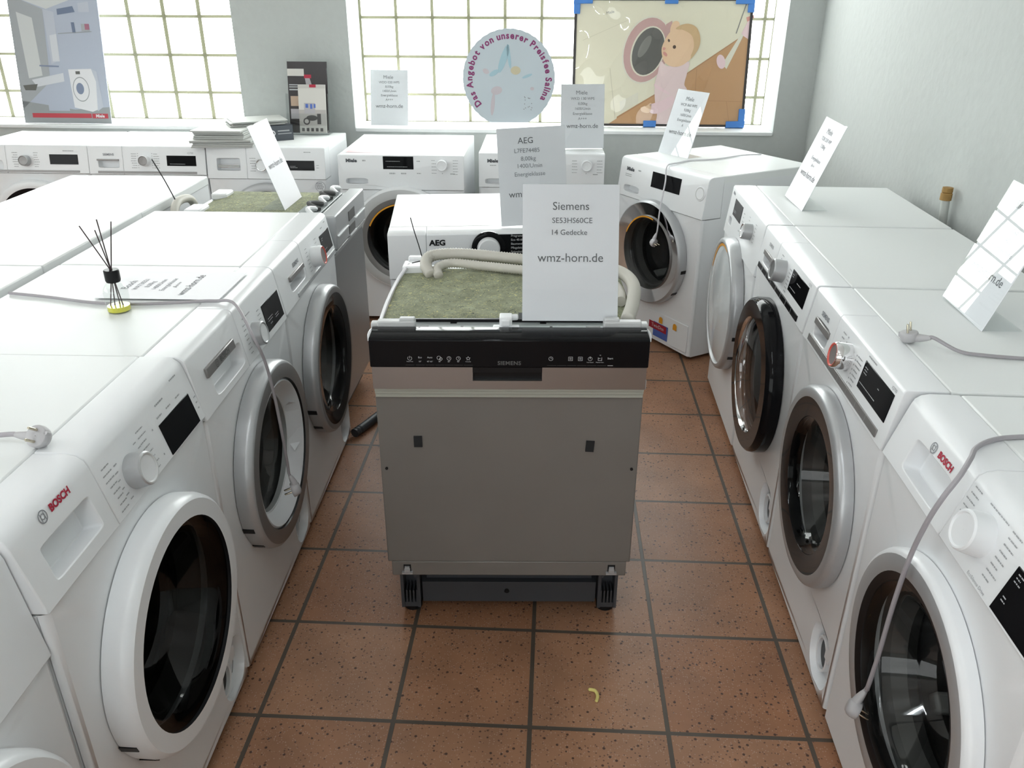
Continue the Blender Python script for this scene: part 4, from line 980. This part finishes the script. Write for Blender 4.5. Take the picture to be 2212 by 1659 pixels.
    E(1195, 462, 34, 40, .0044, 4); E(1083, 382, 14, 15, .0042, 10); E(1033, 330, 9, 13, .0042, 10, .4); Q([(1000, 420), (1025, 440), (1022, 460), (1000, 450), (990, 430)], .0042, 11)
    Q([(990, 385), (1010, 392), (1000, 408), (986, 404)], .0042, 11)
    c.build('picture', pal, t, recalc=False, merge=False)
    fl_ = MB(M_); nx, ny = 60, 42
    wob = lambda u, v: .0075 + .0045 * math.sin(u * 13 + v * 5 + 1.2 * math.sin(v * 6)) * math.sin(v * 7 + .5 + 1.1 * math.sin(u * 5)) + .0012 * math.sin(u * 31 - v * 11)
    vs = [(-hw + .012 + (W_ - .024) * i / nx, .018 + (H_ - .034) * j / ny, wob(i / nx, j / ny)) for j in range(ny + 1) for i in range(nx + 1)]
    fl_.add(vs, [(j * (nx + 1) + i, j * (nx + 1) + i + 1, (j + 1) * (nx + 1) + i + 1, (j + 1) * (nx + 1) + i) for j in range(ny) for i in range(nx)]); fl_.build('clear_film', FILM, t)
    def corner(sx, sy, L1, L2):
        k = MB(M_); x0 = sx * (hw + .006); y0 = 0.0 if sy < 0 else H_ + .006; dy = -sy
        k.box(min(x0, x0 - sx * L1), max(x0, x0 - sx * L1), min(y0, y0 + dy * .034), max(y0, y0 + dy * .034), -.018, .012)
        k.box(min(x0, x0 - sx * .034), max(x0, x0 - sx * .034), min(y0 + dy * .034, y0 + dy * L2), max(y0 + dy * .034, y0 + dy * L2), -.018, .012)
        k.build('corner_protector', BLUE, t, bevel=.003)
    corner(1, -1, .10, .10); corner(-1, 1, .10, .085); corner(1, 1, .10, .075); corner(-1, -1, .10, .1)
    for y0, x0 in ((0, -.04), (H_ - .028, .04)): MB(M_).box(x0 - .035, x0 + .035, y0, y0 + .034, -.018, .012).build('edge_protector', BLUE, t, bevel=.003)
poster_baby()

def poster_bath():
    W_, H_ = .50, .74
    B = Matrix.Translation(room(-2.742, 4.655, .8335)) @ Matrix.Rotation(ROOM, 4, 'Z') @ Matrix.Rotation(math.radians(-9), 4, 'X')
    t = thing('poster', 'bluish bathroom poster with red bar at the far left window', 'poster', mat=B)
    M_ = FRONT(0); hw = W_ / 2
    MB(M_).box(-hw, hw, 0, H_, -.006, -.0005).build('board', pmat('board_blue', (.33, .36, .41), .6), t)
    pal = [pmat('bath_%d' % k, c, .55) for k, c in enumerate(((.42, .46, .55), (.58, .60, .60), (.30, .32, .33), (.15, .19, .28), (.60, .62, .66), (.48, .51, .58), (.48, .05, .07), (.70, .70, .72), (.20, .24, .34), (.12, .12, .11), (.36, .38, .40), (.35, .14, .20)))]
    c = MB(M_)
    # coordinates: u 0..1 across, v 0..1 up
    def P(pts, h, mi): flat(c, [(-hw + u * W_, v * H_) for u, v in pts], h, mi)
    P([(0, 0), (1, 0), (1, 1), (0, 1)], 0, 0)
    P([(0, 1), (1, 1), (1, .93), (.42, .80), (0, .9)], .0004, 1); P([(0, .9), (.38, .80), (.36, .3), (0, .1)], .0006, 10); P([(0, .16), (.6, .1), (1, .12), (1, 0), (0, 0)], .0006, 2)
    P([(.08, .78), (.25, .74), (.28, .34), (.12, .32)], .0010, 1); P([(.38, .8), (.5, .78), (.5, .45), (.40, .42)], .0008, 5); P([(.42, .62), (.5, .63), (.5, .44), (.42, .44)], .0010, 4)
    P([(.54, .80), (.72, .82), (.74, .78), (.54, .76)], .0010, 3); P([(.78, .84), (.9, .85), (.9, .78), (.78, .78)], .0010, 5); P([(.68, .71), (.715, .71), (.72, .64), (.685, .64)], .0010, 3); P([(.79, .70), (.88, .70), (.88, .65), (.79, .65)], .0010, 10); P([(.83, .70), (.88, .70), (.88, .66), (.83, .66)], .0012, 11); P([(.52, .635), (.9, .65), (.9, .645), (.52, .63)], .0010, 2)
    P([(.26, .415), (.48, .41), (.48, .40), (.26, .405)], .0012, 8); P([(.04, .27), (.21, .28), (.18, .235), (.06, .235)], .0012, 9); P([(.15, .31), (.52, .36), (.52, .30), (.2, .26)], .0009, 4)
    P([(.3, .27), (.52, .28), (.54, .09), (.3, .09)], .0008, 0)
    # pictured washer
    P([(.58, .385), (.84, .39), (.88, .30), (.86, .10), (.80, .085), (.60, .115)], .0012, 7); P([(.84, .39), (.9, .37), (.93, .12), (.86, .09)], .0011, 5)
    P([(.66, .372), (.71, .373), (.71, .352), (.66, .351)], .0014, 9)
    ell(c, -hw + .70 * W_, .245 * H_, .047, .052 * 1.25, .0014, 2); ell(c, -hw + .70 * W_, .245 * H_, .043, .050 * 1.2, .0016, 7); ell(c, -hw + .69 * W_, .25 * H_, .022, .030, .0018, 8)
    P([(.10, .072), (.78, .072), (.78, .040), (.10, .040)], .0012, 6); P([(.79, .072), (.97, .072), (.97, .038), (.79, .038)], .0012, 6); letter(c, 'Miele', -hw + .88 * W_, .0545 * H_, .023, .0018, 7, bold=.0008)
    c.build('picture', pal, t, recalc=False, merge=False)
poster_bath()

# ------------------------------------------------------------------ brochures, binder, leaflets on the back row
def brochures():
    B = Matrix.Translation((-1.083, 4.47, .8203)) @ Matrix.Rotation(-.06, 4, 'Z')
    t = thing('brochure_holder', 'clear acrylic leaflet holder standing between the two windows', 'leaflet holder', mat=B)
    F = Matrix.Translation((0, 0, .0098)) @ Matrix.Rotation(math.radians(-10), 4, 'X')
    a = MB(F); a.box(-.112, .112, .046, .049, .004, .375); a.box(-.112, .112, -.004, -.001, .004, .10); a.box(-.112, -.109, -.004, .049, .004, .2); a.box(.109, .112, -.004, .049, .004, .2)
    a.M = Matrix.Identity(4); a.box(-.112, .112, -.004, .15, 0, .004)
    P = [(.112, .05, .004), (.112, .13, .004), (.112, .125, .10), (.112, .10, .2), (.112, .06, .33), (.112, .05, .33)]
    a.prism(P, (.003, 0, 0)); a.build('acrylic_body', ACRYL, t, merge=False)
    def bro(label, x0, x1, z0, z1, y, art):
        b = thing('brochure', label, 'brochure', group='brochures in the leaflet holder', mat=B.copy())
        k = MB(F); k.box(x0, x1, y, y + .006, z0, z1); k.build('pages', pmat('cover_dark' if art else 'cover_light', (.035, .03, .032) if art else (.55, .53, .50), .25), b)
        c = MB(F @ FRONT(y - .0005)); w_, h_ = x1 - x0, z1 - z0
        R = lambda u0, u1, v0, v1, mi, h=0.0: rect(c, x0 + u0 * w_, x0 + u1 * w_, z0 + v0 * h_, z0 + v1 * h_, h, mi)
        if art:
            R(.0, .42, .80, .90, 0); R(.03, .38, .60, .62, 3, .0003); R(.03, .30, .64, .655, 3, .0003); R(.03, .25, .67, .685, 3, .0003); R(.42, .60, .77, .82, 1, .0003)
            flat(c, [(x0 + u * w_, z0 + v * h_) for u, v in ((.44, .77), (.56, .77), (.72, .46), (.52, .46))], .0002, 4)
            R(.05, .3, .38, .52, 5, .0002); R(.04, .28, .20, .34, 4, .0002)
        else:
            R(.42, .66, .94, 1.0, 1, .0003); R(0, 1, .48, .92, 0); R(0, 1, .15, .48, 6)
            R(.2, .6, .40, .62, 4, .0002); R(.25, .35, .52, .60, 2, .0004); R(.42, .50, .50, .60, 2, .0004); R(.55, .62, .52, .60, 2, .0004)
            ell(c, x0 + .27 * w_, z0 + .24 * h_, .018, .018, .0004, 7); ell(c, x0 + .27 * w_, z0 + .24 * h_, .011, .011, .0006, 6); ell(c, x0 + .47 * w_, z0 + .31 * h_, .03, .014, .0004, 7); R(.66, .8, .18, .40, 7, .0004)
            for q in range(5): R(.08 + .17 * q, .18 + .17 * q, .03, .10, 7, .0003)
        c.build('cover_print', [pmat('cov_cream', (.62, .60, .56), .4), REDP, pmat('cov_blue', (.06, .13, .45), .4), PRINTL, pmat('cov_haze', (.42, .40, .42), .4), pmat('cov_tan', (.50, .36, .26), .4), pmat('cov_sand', (.45, .42, .40), .4), pmat('cov_dark', (.05, .045, .045), .4)], b, recalc=False, merge=False)  # printed ink colours; the darkest one draws the scooter
    bro('dark tall brochure at the back of the acrylic leaflet holder', -.106, .104, .004, .36, .036, True)
    bro('pale brochure showing a scooter, in front in the leaflet holder', -.045, .100, .004, .245, .006, False)
brochures()

def papers():
    # dark slip folder with ring hole
    B = Matrix.Translation((-1.228, 4.272, .8203)) @ Matrix.Rotation(math.radians(30), 4, 'Z')
    t = thing('ring_binder', 'dark grey ring binder lying flat beside the leaflet holder', 'binder', mat=B)
    k = MB(); k.box(-.02, .118, .0, .004, .0, .075); k.box(-.02, .118, .0, .18, .0, .003); k.box(-.02, .118, .0, .18, .072, .075)
    k.build('cover', pmat('binder_grey', (.075, .085, .10), .45), t, bevel=.001)
    MB().box(-.015, .113, .006, .175, .004, .070).build('pages', pmat('page_white', (.72, .73, .72), .7), t)
    r = MB(FRONT(-.0008, 0, .0)); ringf(r, .012, .038, .010, .015, 0, 0); ell(r, .012, .038, .010, .010, .0002, 1); rect(r, .04, .10, .045, .051, 0, 2); rect(r, .04, .11, .032, .036, 0, 2)
    r.build('spine_ring', [CHROME, BLACK, PRINTL], t, recalc=False, merge=False)
    PG = pmat('leaflet_paper', (.47, .48, .46), .6)
    z = .8203; labs = ('lowest leaflet pile beneath the slanted sign on the back row', 'thick catalogue resting on the lowest leaflet pile', 'topmost loose leaflets fanned over the grey binder')
    for q, (x, y, a, w_, d, hh, lab) in enumerate(((-1.43, 4.19, .10, .29, .22, .036, labs[0]), (-1.435, 4.23, -.05, .25, .24, .040, labs[1]), (-1.32, 4.37, .45, .27, .21, .022, labs[2]))):
        k = MB(); n = 5
        for i in range(n):
            dx, dy = random.uniform(-.012, .012), random.uniform(-.010, .010)
            k.box(-w_ / 2 + dx, w_ / 2 + dx, -d / 2 + dy, d / 2 + dy, hh * i / n, hh * (i + .86) / n)
        o = k.build('leaflet_stack', PG, merge=False); zz = z if q == 0 else (z + .0365 if q == 1 else z + .0775)
        o.location = (x, y, zz); o.rotation_euler = (0, 0, a); tag(o, lab, 'leaflets', 'leaflet piles on the back row')
papers()

# ------------------------------------------------------------------ reed diffuser
t = thing('reed_diffuser', 'small glass reed diffuser with four dark sticks, standing on the left tops', 'diffuser', (-.898, 1.757, .8455))
g = MB(); g.lathe([(.0005, .001), (.024, .001), (.0265, .005), (.0265, .048), (.025, .056), (.018, .066), (.0125, .071), (.0125, .078)], 32); g.build('bottle', GLASSB, t)
MB().lathe([(.0005, .003), (.0245, .003), (.0245, .014), (.0005, .014)], 28).build('fragrance_oil', OIL, t)
MB().lathe([(.0005, .070), (.015, .070), (.0165, .074), (.0165, .096), (.0150, .098), (.004, .098), (.004, .09), (.0005, .09)], 28).build('cap', BLACK, t)
for (x0, y0, x1, y1, z1) in ((.008, .0, -.052, .006, .195), (.0, .008, -.027, .02, .182), (-.006, .0, -.014, .012, .208), (-.012, -.004, .016, .014, .203)):
    MB().tube([(x0 * 1.4, y0, .010), (x1 * .02, y1 * .05, .096), (x1, y1, z1)], .0013, 7).build('reed', REED, t)

# ------------------------------------------------------------------ mains cords
def cord(label, pts, plugpos, pdir, face, mat=CORD, r=.0037, pl=PLUG):
    """pts: cord path ending at the plug; pdir: direction the cord leaves the plug; face: direction of the pins"""
    t = thing('power_cord', label, 'cord', plugpos, 0, 'mains cords')
    fz = Vector(face).normalized(); fx = (Vector(pdir) - fz * Vector(pdir).dot(fz)).normalized(); fy = fz.cross(fx)
    o = Vector(plugpos); pts = [Vector(p) for p in pts]; e_ = o + fx * .037 - fz * .0025
    while len(pts) > 2 and ((pts[-1] - o).length < .058): pts.pop()
    P = catmull(pts + [o + fx * .050 - fz * .002, e_], 10)
    MB().tube([p - o for p in P], r, 10).build('cable', mat, t)
    M_ = Matrix((fx, fy, fz)).transposed().to_4x4()
    b = MB(M_); b.lathe([(.0005, -.014), (.012, -.014), (.0165, -.009), (.0185, -.002), (.0185, .004), (.0175, .0075), (.0165, .008), (.0005, .008)], 28)
    b.tube([(.010, 0, -.004), (.022, 0, -.004), (.034, 0, -.003), (.043, 0, -.002)], [.0095, .0085, .0065, .0045], 14)
    b.tube([(-.0165, -.006, -.002), (-.0165, -.006, .008)], .003, 8) 
    pb = b.build('plug', pl, t, angle=50)
    p = MB(M_)
    for s in (-1, 1): p.lathe([(.0024, .007), (.0024, .026), (.0016, .0275), (.0005, .0275)], 12, o=(0, s * .0095, 0))
    p.build('pin', BRASS, pb)
def Lw(i, lx, ly, z):
    p = Lpose(i); c, s = math.cos(p[2]), math.sin(p[2]); return (p[0] + lx * c - ly * s, p[1] + lx * s + ly * c, z)
def Rw(i, lx, ly, z):
    p = Rpose(i); c, s = math.cos(p[2]), math.sin(p[2]); return (p[0] + lx * c - ly * s, p[1] + lx * s + ly * c, z)
zc = .8455 + .0038
cord('grey cord crossing the second left top and hanging over its silver door',
     [(-1.21, 1.865, zc), (-1.103, 1.838, zc), (-.976, 1.800, zc), (-.865, 1.792, zc), (-.764, 1.806, zc), (-.70, 1.812, zc + .001), Lw(1, .0, -.002, .850), Lw(1, -.075, -.062, .80), Lw(1, -.066, -.078, .735), Lw(1, -.050, -.083, .642), Lw(1, -.035, -.084, .535), Lw(1, -.022, -.083, .44), Lw(1, -.012, -.083, .395)],
     Lw(1, -.012, -.090, .352), (0, 0, 1), (-1, -.35, -.25), CORD)
cord('grey plug lying on the nearest left washer top, cord running off left',
     [(-.95, 1.175, .8535), (-.90, 1.162, .8535), (-.85, 1.151, .857)], (-.752, 1.134, .8655), (-1, .17, 0), (-.13, -.77, .62), CORD, r=.0042)
cord('grey plug lying on the second right washer top, cord running off right',
     [(1.10, 1.50, .8425), (1.029, 1.510, .8425), (.96, 1.525, .8425), (.915, 1.54, .845)], (.838, 1.602, .8545), (.72, -.62, 0), (-.15, .1, 1), CORD, r=.0038)
zr = .838 + .0044
cord('grey cord looping over the corner washer at right and hanging to its door',
     [(.95, 1.19, zr), (.845, 1.186, zr), (.794, 1.176, zr), (.75, 1.146, zr + .002), (.722, 1.11, zr + .003), Rw(0, -.018, -.022, .832), Rw(0, -.004, -.046, .80), Rw(0, -.006, -.058, .755), Rw(0, -.022, -.062, .675), Rw(0, -.032, -.064, .565), Rw(0, -.038, -.064, .44), Rw(0, -.046, -.064, .36), Rw(0, -.05, -.064, .325)],
     Rw(0, -.062, -.070, .288), (.25, .15, 1), (.85, -.45, -.3), CORD, r=.0042)
m3 = (.664, 3.655, math.radians(-60.5)); c3, s3 = math.cos(m3[2]), math.sin(m3[2])
Mw = lambda lx, ly, z: (m3[0] + lx * c3 - ly * s3, m3[1] + lx * s3 + ly * c3, z)
cord('white cord hanging down in front of the chrome-ringed door in the corner',
     [(1.167, 3.93, .8245), (1.065, 3.90, .8245), (.93, 3.805, .8245), (.80, 3.765, .8242), (.745, 3.715, .8245), Mw(.0, .045, .8255), Mw(.018, .008, .8265), Mw(.036, -.016, .812), Mw(.056, -.030, .77), Mw(.074, -.054, .715), Mw(.083, -.071, .65), Mw(.082, -.074, .575), Mw(.075, -.074, .545)],
     Mw(.069, -.079, .503), (.1, 0, 1), (.8, -.9, -.3), CORDW, r=.0034, pl=CORDW)

# ------------------------------------------------------------------ small things on floor and wall
t = thing('hose_end', 'dark ribbed hose end lying on the tiles left of the middle dishwasher', 'hose', (-.56, 2.73, 0))
P = resample([Vector((-.028, -.055, .018)), Vector((.0, .0, .018)), Vector((.11, .24, .018))], .004)
MB().tube(P, [(.017 * (1 if k % 4 < 2 else .82) if k < 10 else .0165) for k in range(len(P))], 16).build('tube', HOSED, t, angle=60)
mb = MB(); mb.tube(catmull([(-.012, .018, .004), (.004, .012, .006), (.009, -.004, .005), (.004, -.02, .003)], 6), [.001] + [.004] * 17 + [.0008], 8)
o = mb.build('packing_crumb', CHIPM); o.location = (.196, 1.428, 0); tag(o, 'yellow crescent crumb lying on the aisle tiles', 'crumb')
pp = room(1.345, 2.83, .86)
t = thing('pipe_stub', 'short pale pipe with rusty cap sticking out of the right wall', 'pipe', mat=Matrix.Translation(pp) @ Matrix.Rotation(ROOM, 4, 'Z'))
MB().tube(catmull([(-.012, 0, -.10), (-.018, 0, -.03), (-.022, 0, .02)], 6), .014, 14).build('pipe', PIPE, t)
MB().lathe([(.0005, .06), (.017, .06), (.0175, .045), (.015, .043), (.0185, .04), (.0185, .018), (.0005, .016)], 18, o=(-.023, 0, 0)).build('pipe_cap', RUST, t)

bpy.data.objects.remove(_fo); bpy.data.curves.remove(_fc)
